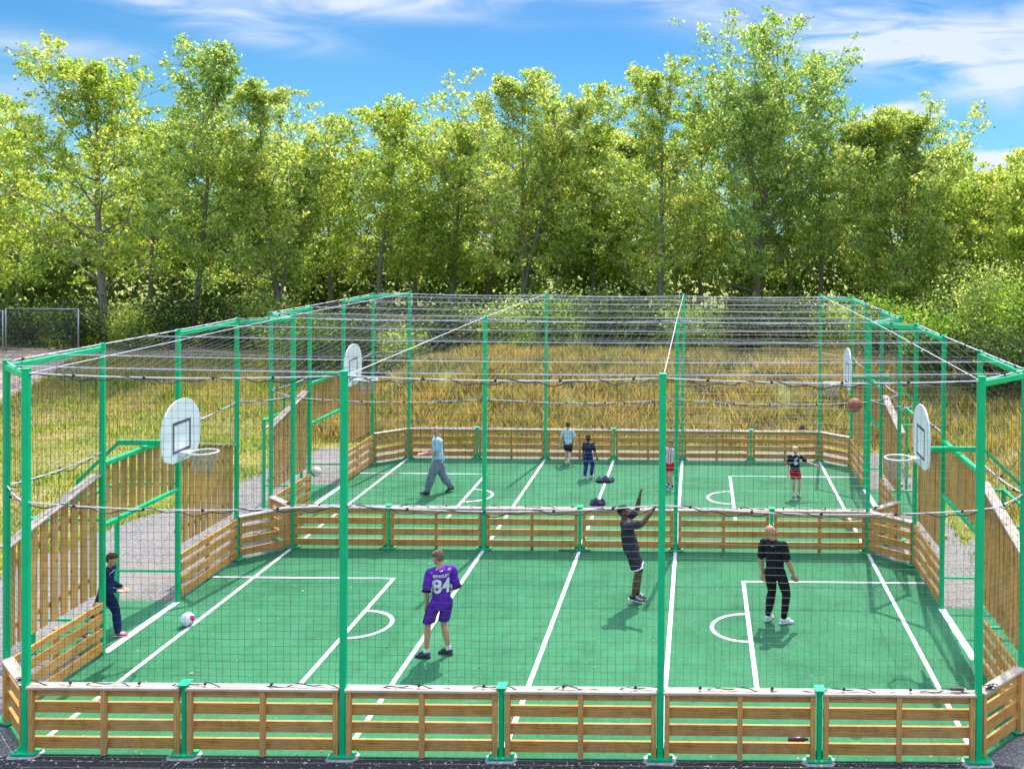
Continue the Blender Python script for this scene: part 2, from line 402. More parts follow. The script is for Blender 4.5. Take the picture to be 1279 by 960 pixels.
# ------------------------------------------------------------------ steel posts
GP = 'green posts of the ball court'
def post(x, y, h, w, label, rz=0, footing=False, name='steel_post', cat='post'):
    t = empty(name, (x, y, 0), rz, label, cat, GP)
    b = MB(); b.bar((0, 0, .02), (0, 0, h), w, w, .012); b.build('shaft', M['green'], t)
    b = MB(); b.bar((0, 0, h), (0, 0, h+.012), w+.012, w+.012); b.build('cap', M['green'], t)
    b = MB(); b.box((0, 0, .045), (.33, .20, .018)); 
    for sx in (-1, 1): b.add([(sx*(w/2), -.004, .054), (sx*.12, -.004, .054), (sx*(w/2), -.004, .16), (sx*(w/2), .004, .054), (sx*.12, .004, .054), (sx*(w/2), .004, .16)], [(0, 1, 2), (3, 5, 4), (0, 3, 4, 1), (1, 4, 5, 2), (0, 2, 5, 3)])
    b.build('base_plate', M['green'], t)
    for sx in (-1, 1):
        b = MB(); b.tube([(sx*.11, -.055, .054), (sx*.11, -.055, .078)], .014, 6); b.build('bolt', M['bolt'], t)
    if footing:
        b = MB(); n = 14; vs = []
        for i in range(n):
            a = 2*math.pi*i/n; r = 1+.18*mnoise.noise(Vector((x*3+math.cos(a), math.sin(a), 0)))
            c = max(abs(math.cos(a)), abs(math.sin(a)))
            vs.append((.22*math.cos(a)/c*r, .13*math.sin(a)/c*r-.015))
        b.add([(a, c2, 0) for a, c2 in vs]+[(a*.90, c2*.90, .020) for a, c2 in vs], [(i, (i+1) % n, n+(i+1) % n, n+i) for i in range(n)]+[tuple(range(n, 2*n))])
        b.build('footing', M['concrete'], t)
    else:
        b = MB(); b.box((0, 0, .026), (.26, .13, .021)); b.build('footing', M['concrete'], t)
    return t
for row, (y, nm, tall) in enumerate(((0, 'front', (0, 2, 4, 6)), (L1, 'middle', (0, 2, 4, 6)), (YB, 'back', (0, 2, 4, 6)))):
    for i in range(7):
        x = (i-3)*W
        if i in tall: post(x, y, HP, .088, f'tall green steel post, {ORD[i]} post from the left along the {nm} board fence', 0, row == 0, 'net_post', 'net post')
        else: post(x, y-.0, .955, .066, f'short green post with flat cap, {ORD[i]} from the left along the {nm} board fence', 0, row == 0)
        if i not in tall:
            b = MB(); b.box((x, y+.0, .975), (.13, .19, .012)); o = b.build('top_plate', M['green']); 
            pr = [q for q in SC.objects if q.name.startswith('steel_post') and abs(q.location.x-x) < 1e-4 and abs(q.location.y-y) < 1e-4][0]
            o.parent = pr; o.location = (-x, -y, 0)
# side corner posts (tall) and panel-end stubs
for (y0, L, pn) in ((0, L1, 'near'), (L1, L2, 'far')):
    for sgn, sn in ((-1, 'left'), (1, 'right')):
        for yy, cn in ((y0+CC, 'front'), (y0+L-CC, 'rear')):
            post(sgn*S, yy, HP, .078, f'tall green post at the {cn} {sn} corner of the {pn} pitch', sgn*R(22), False, 'net_post', 'net post')
    
# ------------------------------------------------------------------ board panels
GB = 'low timber rebound panels round the pitches'
def make_panel(Lg, capped=True):
    """panel along local +x, length Lg, interior side is local +y; origin at left end on the ground"""
    t = empty('board_panel', (0, 0, 0), 0)
    e = .052; x0, x1 = e, Lg-e
    pl = MB()
    for z0, z1 in ((.783, .890), (.560, .705), (.325, .470), (.090, .236)):
        j = random.uniform(-.003, .003)
        # two butt-jointed lengths per row on long panels, fixed to the middle upright
        if Lg > 1.6:
            m = (x0+x1)/2
            pl.box(((x0+m)/2, .026+j, (z0+z1)/2), (m-x0-.004, .04, z1-z0)); pl.box(((m+x1)/2, .026-j, (z0+z1)/2+random.uniform(-.002, .002)), (x1-m-.004, .04, z1-z0))
        else: pl.box(((x0+x1)/2, .026+j, (z0+z1)/2), (x1-x0, .04, z1-z0))
    pl.build('planks', M['wood'], t)
    ups = [x0+.035, x1-.035] + ([(x0+x1)/2] if Lg > 1.6 else [])
    for u in ups:
        b = MB(); b.bar((u, -.029, .03), (u, -.029, .890), .068, .066, .005); b.build('upright', M['woodv'], t)
    if not capped: return t
    b = MB(); b.bar((x0-.012, .0, .912), (x1+.012, .0, .912), .158, .038, .006); b.build('cap_rail', M['cap'], t)
    return t
pcache = {}
def panel(a, b, label, capped=True):
    """a -> b with the interior on the left hand side"""
    a = Vector(a); b = Vector(b); Lg = (b-a).length; k = (round(Lg, 2), capped)
    if k not in pcache: o = pcache[k] = make_panel(Lg, capped)
    else: o = copy_tree(pcache[k])
    o.location = (a.x, a.y, 0); o.rotation_euler = (0, 0, math.atan2(b.y-a.y, b.x-a.x))
    tag(o, label, 'fence panel', GB); return o
for i in range(6):
    x = (i-3)*W
    panel((x, 0), (x+W, 0), f'low horizontal board panel, {ORD[i]} from the left in the front fence by the asphalt')
for i in range(6):
    x = (i-3)*W; panel((x+W, L1), (x, L1), f'low board panel, {ORD[i]} from the left in the fence between the two pitches')
for i in range(6):
    x = (i-3)*W; panel((x+W, YB), (x, YB), f'low board panel, {ORD[i]} from the left in the back fence below the dry grass')
for (y0, L, pn) in ((0, L1, 'near'), (L1, L2, 'far')):
    for sgn, sn in ((-1, 'left'), (1, 'right')):
        segs = [((sgn*S, y0+CC), (sgn*3*W, y0), f'short angled board panel at the front {sn} corner of the {pn} pitch'),
                ((sgn*S, y0+G0), (sgn*S, y0+CC), f'low board panel in front of the {sn} goal of the {pn} pitch'),
                ((sgn*S, y0+L-CC), (sgn*S, y0+G1), f'low board panel beyond the {sn} goal of the {pn} pitch'),
                ((sgn*3*W, y0+L), (sgn*S, y0+L-CC), f'short angled board panel at the rear {sn} corner of the {pn} pitch')]
        for a, b, lab in segs:
            a2 = Vector(a); b2 = Vector(b)
            if sgn > 0: a2, b2 = b2, a2
            panel(a2, b2, lab, 'angled' in lab)

# ------------------------------------------------------------------ goals, slatted screens, hoops
def pitch_pt(y0, L, v): return y0+v
def make_end(y0, L, sgn, sn, pn):
    # local frame: origin at goal centre on the ground; u = along +Y, o = outwards (sgn*X)
    gc = (G0+G1)/2; hw = (G1-G0)/2
    P = lambda o, u, z: (sgn*o, u, z)
    t = empty('goal', (sgn*S, y0+gc, 0), 0, f'green steel goal with slats above its mouth at the {sn} end of the {pn} pitch', 'goal', 'goals of the two small pitches')
    for u, nm in ((-hw, 'goal_post'), (hw, 'goal_post')):
        b = MB(); b.bar(P(0, u, 0.0), P(0, u, HP), .082, .082, .012); b.build(nm, M['green'], t)
    b = MB(); b.bar(P(0, -hw+.04, 2.12), P(0, hw-.04, 2.12), .07, .07, .01); b.build('crossbar', M['green'], t)
    b = MB(); b.bar(P(0, -hw+.04, 3.13), P(0, hw-.04, 3.13), .08, .08, .01); b.build('top_beam', M['green'], t)
    n = 9; b = MB()
    for i in range(n):
        u = -hw+.04 + (2*hw-.08)*(i+.5)/n
        b.bar(P(.035+.003*random.random(), u, 2.16), P(.035, u+random.uniform(-.006, .006), 3.085), .165, .03, .004, up=(1, 0, 0))
    b.build('slats', M['woodv'], t)
    ro = 1.14
    for u in (-hw, hw):
        b = MB(); b.bar(P(ro, u, 0), P(ro, u, 2.25), .07, .07, .01); b.build('rear_leg', M['green'], t)
        b = MB(); b.bar(P(.041, u, 2.22), P(ro-.035, u, 2.22), .05, .05, .008); b.build('side_rail', M['green'], t)
        b = MB(); b.tube([P(.041, u, .58), P(ro-.035, u, .58)], .024, 8); b.build('side_rail', M['green'], t)
    b = MB(); b.bar(P(ro, -hw+.035, 2.22), P(ro, hw-.035, 2.22), .055, .055, .008); b.build('rear_rail', M['green'], t)
    # slatted screens either side, each a thing
    for side, (u0, u1) in ((-1, (-hw-.04, CC-gc+.04)), (1, (hw+.04, L-CC-gc-.04))):
        bw = 'before' if side < 0 else 'beyond'
        s = empty('slatted_screen', (sgn*S, y0+gc+u0, 0), 0, f'vertical slat screen with sloping top {bw} the {sn} goal, {pn} pitch', 'screen', 'vertical slat screens beside the goals')
        ln = abs(u1-u0); k = 10 if ln > 2.2 else 9; b = MB()
        for i in range(k):
            q = (i+.5)/k*ln; za = 1.03-.02*q/ln; zb = 2.93-.50*q/ln
            du = side*q; o = .055+.003*random.random()
            b.bar((sgn*o, du, za), (sgn*o, du+random.uniform(-.006, .006), zb), .155, .03, .004, up=(1, 0, 0))
        b.build('slats', M['woodv'], s)
        for za, dz in ((1.30, -.05), (2.55, -.42)):
            b = MB(); b.bar((sgn*.095, side*.05, za), (sgn*.095, side*(ln-.05), za+dz), .045, .07, .005); b.build('rail', M['wood'], s)
        b = MB(); b.bar((sgn*.07, side*.01, 2.965), (sgn*.07, side*(ln-.01), 2.46), .17, .035, .005); b.build('cap_rail', M['cap'], s)
    # basketball hoop with its own support arm
    h = empty('basketball_hoop', (sgn*S, y0+gc, 3.17), 0, f'white arched basketball backboard and ring above the {sn} goal of the {pn} pitch', 'basketball hoop', 'basketball hoops above the goals')
    q = lambda o, u, z: (-sgn*o, u, z-3.17)          # o towards the pitch
    b = MB(); b.bar(q(.655, 0, 3.24), q(-.42, 0, 3.24), .07, .09, .01); b.bar(q(-.42, 0, 3.24), q(-1.13, 0, 2.56), .055, .055, .008); b.bar(q(-1.13, 0, 2.58), q(-1.13, 0, 2.25), .055, .055, .008)
    b.build('support_arm', M['green'], h)
    b = MB(); b.bar(q(.63, -.42, 3.35), q(.63, .42, 3.35), .05, .05, .006); b.bar(q(.63, -.3, 3.1), q(.63, -.3, 3.7), .05, .05, .006); b.bar(q(.63, .3, 3.1), q(.63, .3, 3.7), .05, .05, .006); b.build('board_frame', M['green'], h)
    out = [(-.30, 2.93), (.30, 2.93), (.56, 3.03), (.63, 3.16)]
    for i in range(0, 15):
        a = math.pi*i/14; out.append((.66*math.cos(a)**1 if abs(math.cos(a)) > .999 else .66*math.copysign(abs(math.cos(a))**.85, math.cos(a)), 3.45+.56*math.sin(a)))
    out += [(-.63, 3.16), (-.56, 3.03)]
    b = MB(); n = len(out); b.add([q(.66, u, z) for u, z in out]+[q(.685, u, z) for u, z in out], [tuple(range(n)), tuple(range(n, 2*n))[::-1]]+[(i, (i+1) % n, n+(i+1) % n, n+i) for i in range(n)])
    bb = b.build('backboard', M['white_board'], h)
    b = MB()
    for (a, c, d, e) in ((-.28, 3.14, -.28, 3.585), (.28, 3.14, .28, 3.585), (-.305, 3.61, .305, 3.61), (-.305, 3.115, .305, 3.115)):
        if a == d: b.bar(q(.687, a, c), q(.687, d, e), .05, .003, up=(1, 0, 0))
        else: b.bar(q(.687, a, c), q(.687, d, e), .003, .05)
    b.build('target_square', M['dark_line'], bb)
    b = MB(); c0 = .685+.15+.235
    b.tube([q(c0+.235*math.cos(2*math.pi*i/32), .235*math.sin(2*math.pi*i/32), 3.08) for i in range(32)], .016, 8, True)
    b.build('rim', M['rim'], h, True)
    b = MB(); vs = [q(.686, -.09, 3.09), q(.686, .09, 3.09), q(c0-.225, .10, 3.09), q(c0-.225, -.10, 3.09), q(.686, -.09, 2.95), q(.686, .09, 2.95), q(c0-.225, .085, 3.06), q(c0-.225, -.085, 3.06)]
    b.add(vs, [(0, 1, 2, 3), (4, 7, 6, 5), (0, 4, 5, 1), (1, 5, 6, 2), (2, 6, 7, 3), (3, 7, 4, 0)]); b.build('rim_bracket', M['rim'], h)
    b = MB(); K = 12; rows = 5
    for k in range(K):
        for dirn in (-1, 1):
            pts = []
            for j in range(rows+1):
                a = 2*math.pi*(k+dirn*.5*j)/K; r = .235-.10*(j/rows)**.7; pts.append(q(c0+r*math.cos(a), r*math.sin(a), 3.065-.36*j/rows))
            b.tube(pts, .0035, 4)
    b.build('chain_net', M['chain'], h)
    return t
for (y0, L, pn) in ((0, L1, 'near'), (L1, L2, 'far')):
    for sgn, sn in ((-1, 'left'), (1, 'right')): make_end(y0, L, sgn, sn, pn)

# ------------------------------------------------------------------ tie beams at post tops
def beam(a, b, label):
    a = Vector(a); b = Vector(b); d = (b-a).normalized(); a2 = a+d*.05; b2 = b-d*.05
    mb = MB(); mb.bar((0, 0, 0), b2-a2, .062, .085, .01)
    tag(mb.build('tie_beam', M['green'], loc=a2), label, 'beam', 'green tie beams between post tops')
for (y0, L, pn) in ((0, L1, 'near'), (L1, L2, 'far')):
    for sgn, sn in ((-1, 'left'), (1, 'right')):
        z = HP-.09
        beam((sgn*3*W, y0, z), (sgn*S, y0+CC, z), f'short green beam across the front {sn} corner posts of the {pn} pitch')
        beam((sgn*3*W, y0+L, z-.0), (sgn*S, y0+L-CC, z), f'short green beam across the rear {sn} corner posts of the {pn} pitch')
        beam((sgn*S, y0+CC, z), (sgn*S, y0+G0, z), f'green beam from front {sn} corner post to goal post, {pn} pitch')
        beam((sgn*S, y0+G1, z), (sgn*S, y0+L-CC, z), f'green beam from rear {sn} corner post to goal post, {pn} pitch')

# ------------------------------------------------------------------ nets
def strings(polys, r):
    """polys: list of (n,3) arrays; triangular section strings -> V,F"""
    V = []; F = []; base = 0
    for P in polys:
        P = np.asarray(P, float); n = len(P); d = np.gradient(P, axis=0); d /= np.linalg.norm(d, axis=1)[:, None]+1e-9
        up = np.where(np.abs(d[:, 2:3]) > .9, np.array([[1., 0, 0]]), np.array([[0, 0, 1.]]))
        x = np.cross(d, up); x /= np.linalg.norm(x, axis=1)[:, None]; y = np.cross(d, x)
        for k in range(3):
            a = 2*math.pi*k/3+.5; V.append(P+x*math.cos(a)*r+y*math.sin(a)*r)
        # vertex order: ring k contiguous over n
        for k in range(3):
            i = np.arange(n-1); k2 = (k+1) % 3
            F.append(np.stack([base+k*n+i, base+k*n+i+1, base+k2*n+i+1, base+k2*n+i], 1))
        base += 3*n
    return np.concatenate(V), np.concatenate(F)
def wall_net(a, b, z0, z1, cell, label, r=.0021, zf=None):
    a = np.array(a, float); b = np.array(b, float); Lg = np.linalg.norm(b-a); d = (b-a)/Lg; nrm = np.array([-d[1], d[0]])
    ph = random.uniform(0, 10)
    def P(u, z):
        w = .030*np.sin(u*1.5+ph)*np.sin((z-z0)/(z1-z0)*math.pi) + .012*np.sin(u*5.1+z*2.3+ph)
        zz = z - .020*np.abs(np.sin(u*math.pi/W))*np.clip((z-z0)/(z1-z0), 0, 1) + .006*np.sin(u*3.7+z*4+ph)
        xy = a[None]+d[None]*u[:, None]+nrm[None]*w[:, None]
        return np.concatenate([xy, zz[:, None]], 1)
    polys = []
    nu = int(round(Lg/cell)); nz = int(round((z1-z0)/cell)); zs = np.linspace(z0, z1, 9)
    for i in range(1, nu): 
        u = Lg*i/nu+.008*math.sin(i*2.1); polys.append(P(u+.008*np.sin(zs*2.2+i*.25), zs))
    us = np.linspace(.0, Lg, max(3, int(Lg/.35)))
    for j in range(1, nz): polys.append(P(us, np.full_like(us, z0+(z1-z0)*j/nz)))
    V, F = strings(polys, r)
    return tag(np_mesh('safety_net', V, F, M['net']), label, 'net', 'black mesh ball nets')
NT = .100
wall_net((-3*W, .02), (3*W, .02), .96, HP-.03, NT, 'black square mesh net hanging above the whole front fence')
wall_net((-3*W, L1), (3*W, L1), .96, HP-.03, NT, 'black mesh net hanging above the fence between the two pitches')
wall_net((-3*W, YB), (3*W, YB), .96, HP-.03, NT, 'black mesh net hanging above the back fence before the dry grass bank')
for (y0, L, pn) in ((0, L1, 'near'), (L1, L2, 'far')):
    for sgn, sn in ((-1, 'left'), (1, 'right')):
        wall_net((sgn*3*W, y0), (sgn*S, y0+CC), .96, HP-.1, NT, f'narrow mesh net across the front {sn} corner of the {pn} pitch')
        wall_net((sgn*3*W, y0+L), (sgn*S, y0+L-CC), .96, HP-.1, NT, f'narrow mesh net across the rear {sn} corner of the {pn} pitch')
        wall_net((sgn*S, y0+CC), (sgn*S, y0+G0), 2.5, HP-.1, NT, f'mesh net above the slat screen in front of the {sn} goal, {pn} pitch')
        wall_net((sgn*S, y0+G1), (sgn*S, y0+L-CC), 2.5, HP-.1, NT, f'mesh net above the slat screen beyond the {sn} goal, {pn} pitch')
        wall_net((sgn*S, y0+G0), (sgn*S, y0+G1), 3.18, HP-.1, NT, f'mesh net above the top beam of the {sn} goal, {pn} pitch')
# roof
RC = [.35, 1.65, 4.3, 6.35, L1-.45, L1, L1+.75, 11.3, 13.6, 15.6, 16.8, YB]
def xlim(y):
    for y0, L in ((0, L1), (L1, L2)):
        if y0 <= y <= y0+L:
            t = y-y0; e = min(t, L-t); return 3*W+min(CC, e)
    return 3*W
def sag(y):
    for a, b in zip([0]+RC[:-1], RC):
        if a <= y <= b: return .10*min(1, (b-a))*math.sin(math.pi*(y-a)/(b-a+1e-9))
    return 0
for pn, ya, yb in (('near', .03, L1), ('far', L1, YB)):
    polys = []; cell = .145; n = int(2*S/cell)
    for i in range(n+1):
        x = -S+2*S*i/n; yy = np.arange(ya, yb+.001, .16)
        yy = np.array([y for y in yy if xlim(y) >= abs(x)-.01]); 
        polys.append(np.array([(x+.012*math.sin(y*2.7+i), y, HP-.01-sag(y)-.010*math.sin(x*2+y)) for y in yy]))
    for j in range(int((yb-ya)/(cell*4.1))+1):
        y = ya+j*cell*4.1; lx = xlim(min(y, YB)); xx = np.linspace(-lx, lx, 60)
        polys.append(np.array([(x, y+.01*math.sin(x*3), HP-.01-sag(y)-.010*math.sin(x*2+y)) for x in xx]))
    V, F = strings(polys, .0021)
    tag(np_mesh('roof_net', V, F, M['roofnet']), f'string net tinted sunlit grey, stretched as a roof over the {pn} pitch', 'net', 'roof nets over the pitches')

def cable(pts, label, r=.010, lace=False, sagz=.0, group='white tension ropes of the ball cage'):
    pts = [Vector(p) for p in pts]; o = pts[0]; P = []
    for i in range(len(pts)-1):
        n = max(4, int((pts[i+1]-pts[i]).length/.3))
        for k in range(n if i < len(pts)-2 else n+1):
            t = k/n; p = pts[i].lerp(pts[i+1], t); p = p - Vector((0, 0, sagz*4*t*(1-t))); P.append(p-o)
    mb = MB(); mb.tube(P, r, 6); c = tag(mb.build('tension_rope', M['rope'], loc=o), label, 'rope', group)
    if lace:
        Q = []; tot = 0
        ph = random.uniform(0, 6)
        for i in range(len(P)-1):
            d = (P[i+1]-P[i]); L = d.length; k = max(2, int(L/.05))
            for q in range(k):
                s = tot+L*q/k; p = P[i]+d*(q/k)
                Q.append(p+Vector((0, .016*math.cos(s*16), -.028+.030*math.sin(s*5.3+ph+1.5*math.sin(s*.9))+.018*math.sin(s*16))))
            tot += L
        mb = MB(); mb.tube(Q, .0075, 5); mb.build('lacing', M['lace'], c)
        for i in range(2, len(P)-1, 3):
            p = P[i]+Vector((random.uniform(-.08, .08), 0, 0)); mb = MB(); mb.tube([p+Vector((-.012, 0, -.012)), p+Vector((.012, 0, .014))], .020, 6); mb.build('cable_clip', M['lace'], c)
    return c
zt = HP+.0
for i in range(len(RC)):
    y = RC[i]; lx = xlim(y); 
    if abs(y-L1) < .01 or abs(y-YB) < .01: continue
    cable([(-lx, y, HP-.005), (lx, y, HP-.005)], f'white rope stretched left to right across the roof net, {ORD[i if i < 12 else 11]} from the front', .0060, False, .06)
for i, xn in ((0, 'leftmost'), (2, 'second'), (4, 'third'), (6, 'rightmost')):
    x = (i-3)*W
    cable([(x, 0, HP-.06), (x, L1, HP-.0)], f'white rope along the roof of the near pitch, {xn} of four running to the back', .0055)
    cable([(x, L1, HP-.0), (x, YB, HP-.02)], f'white rope along the roof of the far pitch, {xn} of four running to the back', .0055)
for y, nm in ((0, 'front'), (L1, 'middle'), (YB, 'back')):
    cable([(-3*W, y, HP-.05), (-W, y, HP-.05), (W, y, HP-.05), (3*W, y, HP-.05)], f'laced white rope along the top of the {nm} net', .010, True, .05)
    zz = {0: 3.36, L1: 3.32, YB: 3.3}[y]
    if y != YB: cable([(-3*W, y-.02, zz), (-W, y-.02, zz), (W, y-.02, zz+.03), (3*W, y-.02, zz)], f'sagging white rope with black lacing half way up the {nm} net', .008, True, .09)
    cable([(-3*W, y+.0, .965), (-W, y+.0, .965), (W, y+.0, .965), (3*W, y+.0, .965)], f'thin laced rope lying along the top boards of the {nm} fence', .006, True, .0)
for (y0, L, pn) in ((0, L1, 'near'), (L1, L2, 'far')):
    for sgn, sn in ((-1, 'left'), (1, 'right')):
        cable([(sgn*3*W, y0, 3.36), (sgn*S, y0+CC, 3.36), (sgn*S, y0+G0, 3.33)], f'half height laced rope between the front {sn} corner and the goal, {pn} pitch', .010, True, .05)
        cable([(sgn*S, y0+G1, 3.3), (sgn*S, y0+L-CC, 3.36), (sgn*3*W, y0+L, 3.36)], f'half height laced rope between the goal and rear {sn} corner, {pn} pitch', .010, True, .05)
        cable([(sgn*3*W, y0, HP-.03), (sgn*S, y0+CC, HP-.01), (sgn*S, y0+L-CC, HP-.01), (sgn*3*W, y0+L, HP-.03)], f'top edge rope along the {sn} side of the {pn} pitch', .009, True, .01)

# ------------------------------------------------------------------ people
def fabric(name, c, var=.18, extra=None, rough=.85, trans=False):
    m, nt, b, out = mat(name); v = coords(nt); f = noise_t(nt, v, 14, 4)
    if isinstance(extra, tuple) and extra[0] in ('stripes', 'check'):
        sep = N(nt, 'ShaderNodeSeparateXYZ'); nt.links.new(v, sep.inputs[0])
        s = math_n(nt, 'FRACT', math_n(nt, 'MULTIPLY', sep.outputs[0], extra[2])); col = ramp(nt, s, [(0, c), (extra[3], extra[1])], 'CONSTANT')
        if extra[0] == 'check':
            s2 = math_n(nt, 'FRACT', math_n(nt, 'MULTIPLY', sep.outputs[2], extra[2]*1.1)); col2 = ramp(nt, s2, [(0, (1, 1, 1)), (extra[3], (.72, .86, .95))], 'CONSTANT'); col = mixc(nt, 1, col, col2, 'MULTIPLY')
        col = mixc(nt, 1, col, ramp(nt, f, [(.3, (.85, .85, .85)), (.7, (1, 1, 1))]), 'MULTIPLY')
    elif isinstance(extra, tuple) and extra[0] == 'camo':
        f2 = noise_t(nt, v, 7, 3); col = ramp(nt, f2, [(.40, c), (.52, extra[1]), (.66, extra[2])])
    else: col = ramp(nt, f, [(.3, tuple(x*(1-var) for x in c)), (.7, tuple(min(1, x*(1+var)) for x in c))])
    nt.links.new(col, b.inputs['Base Color']); b.inputs['Roughness'].default_value = rough; b.inputs['Specular IOR Level'].default_value = .2
    bump(nt, b, noise_t(nt, v, 9, 3), .5, .02); return m
def skin(name, c):
    m, nt, b, out = mat(name); v = coords(nt); f = noise_t(nt, v, 6, 3)
    nt.links.new(ramp(nt, f, [(.3, tuple(x*.86 for x in c)), (.7, tuple(x*1.08 for x in c))]), b.inputs['Base Color'])
    b.inputs['Roughness'].default_value = .5; b.inputs['Subsurface Weight'].default_value = .08; b.inputs['Subsurface Scale'].default_value = .02; return m
SK = {'fair': skin('fair_skin', (.62, .32, .20)), 'pale': skin('pale_skin', (.70, .40, .28)), 'ruddy': skin('ruddy_skin', (.64, .28, .18)), 'dark': skin('dark_brown_skin', (.13, .060, .034)), 'brown': skin('brown_skin', (.22, .11, .06))}
LIPS = skin('lips', (.40, .15, .12)); EYEW = simple('eye_white', (.7, .68, .66), .3); EYED = simple('eye_iris', (.04, .025, .02), .2)

def remesh(mb, vox, smooth_it, name, disp=0, dscale=.2):
    me = mb.mesh(name); o = bpy.data.objects.new(name, me); COL.objects.link(o)
    md = o.modifiers.new('r', 'REMESH'); md.mode = 'VOXEL'; md.voxel_size = vox; md.use_smooth_shade = True
    sm = o.modifiers.new('s', 'SMOOTH'); sm.iterations = smooth_it; sm.factor = .5
    dg = bpy.context.evaluated_depsgraph_get(); ev = o.evaluated_get(dg); out = bpy.data.meshes.new_from_object(ev); out.name = name
    bpy.data.objects.remove(o); bpy.data.meshes.remove(me)
    if disp:
        n = len(out.vertices); co = np.zeros(n*3, np.float32); out.vertices.foreach_get('co', co); co = co.reshape(-1, 3)
        nr = np.zeros(n*3, np.float32); out.vertices.foreach_get('normal', nr); nr = nr.reshape(-1, 3)
        s = 1/dscale; seed = random.uniform(0, 50)
        d = np.array([mnoise.noise(Vector((c[0]*s*1.3, c[1]*s*1.3, c[2]*s*.6+seed)))+.4*mnoise.noise(Vector((c[0]*s*2.6, c[1]*s*2.6, c[2]*s*2.2+seed))) for c in co.tolist()])
        co += nr*(d*disp)[:, None]; out.vertices.foreach_set('co', co.ravel()); out.update()
    out.polygons.foreach_set('use_smooth', [True]*len(out.polygons)); return out
def ik(a, c, l1, l2, pole):
    a, c, pole = Vector(a), Vector(c), Vector(pole); d = c-a; L = min(d.length, (l1+l2)*.998); u = d.normalized(); c = a+u*L
    x = (l1*l1-l2*l2+L*L)/(2*L); h = math.sqrt(max(0, l1*l1-x*x)); n = (pole-u*pole.dot(u)).normalized(); return a+u*x+n*h, c

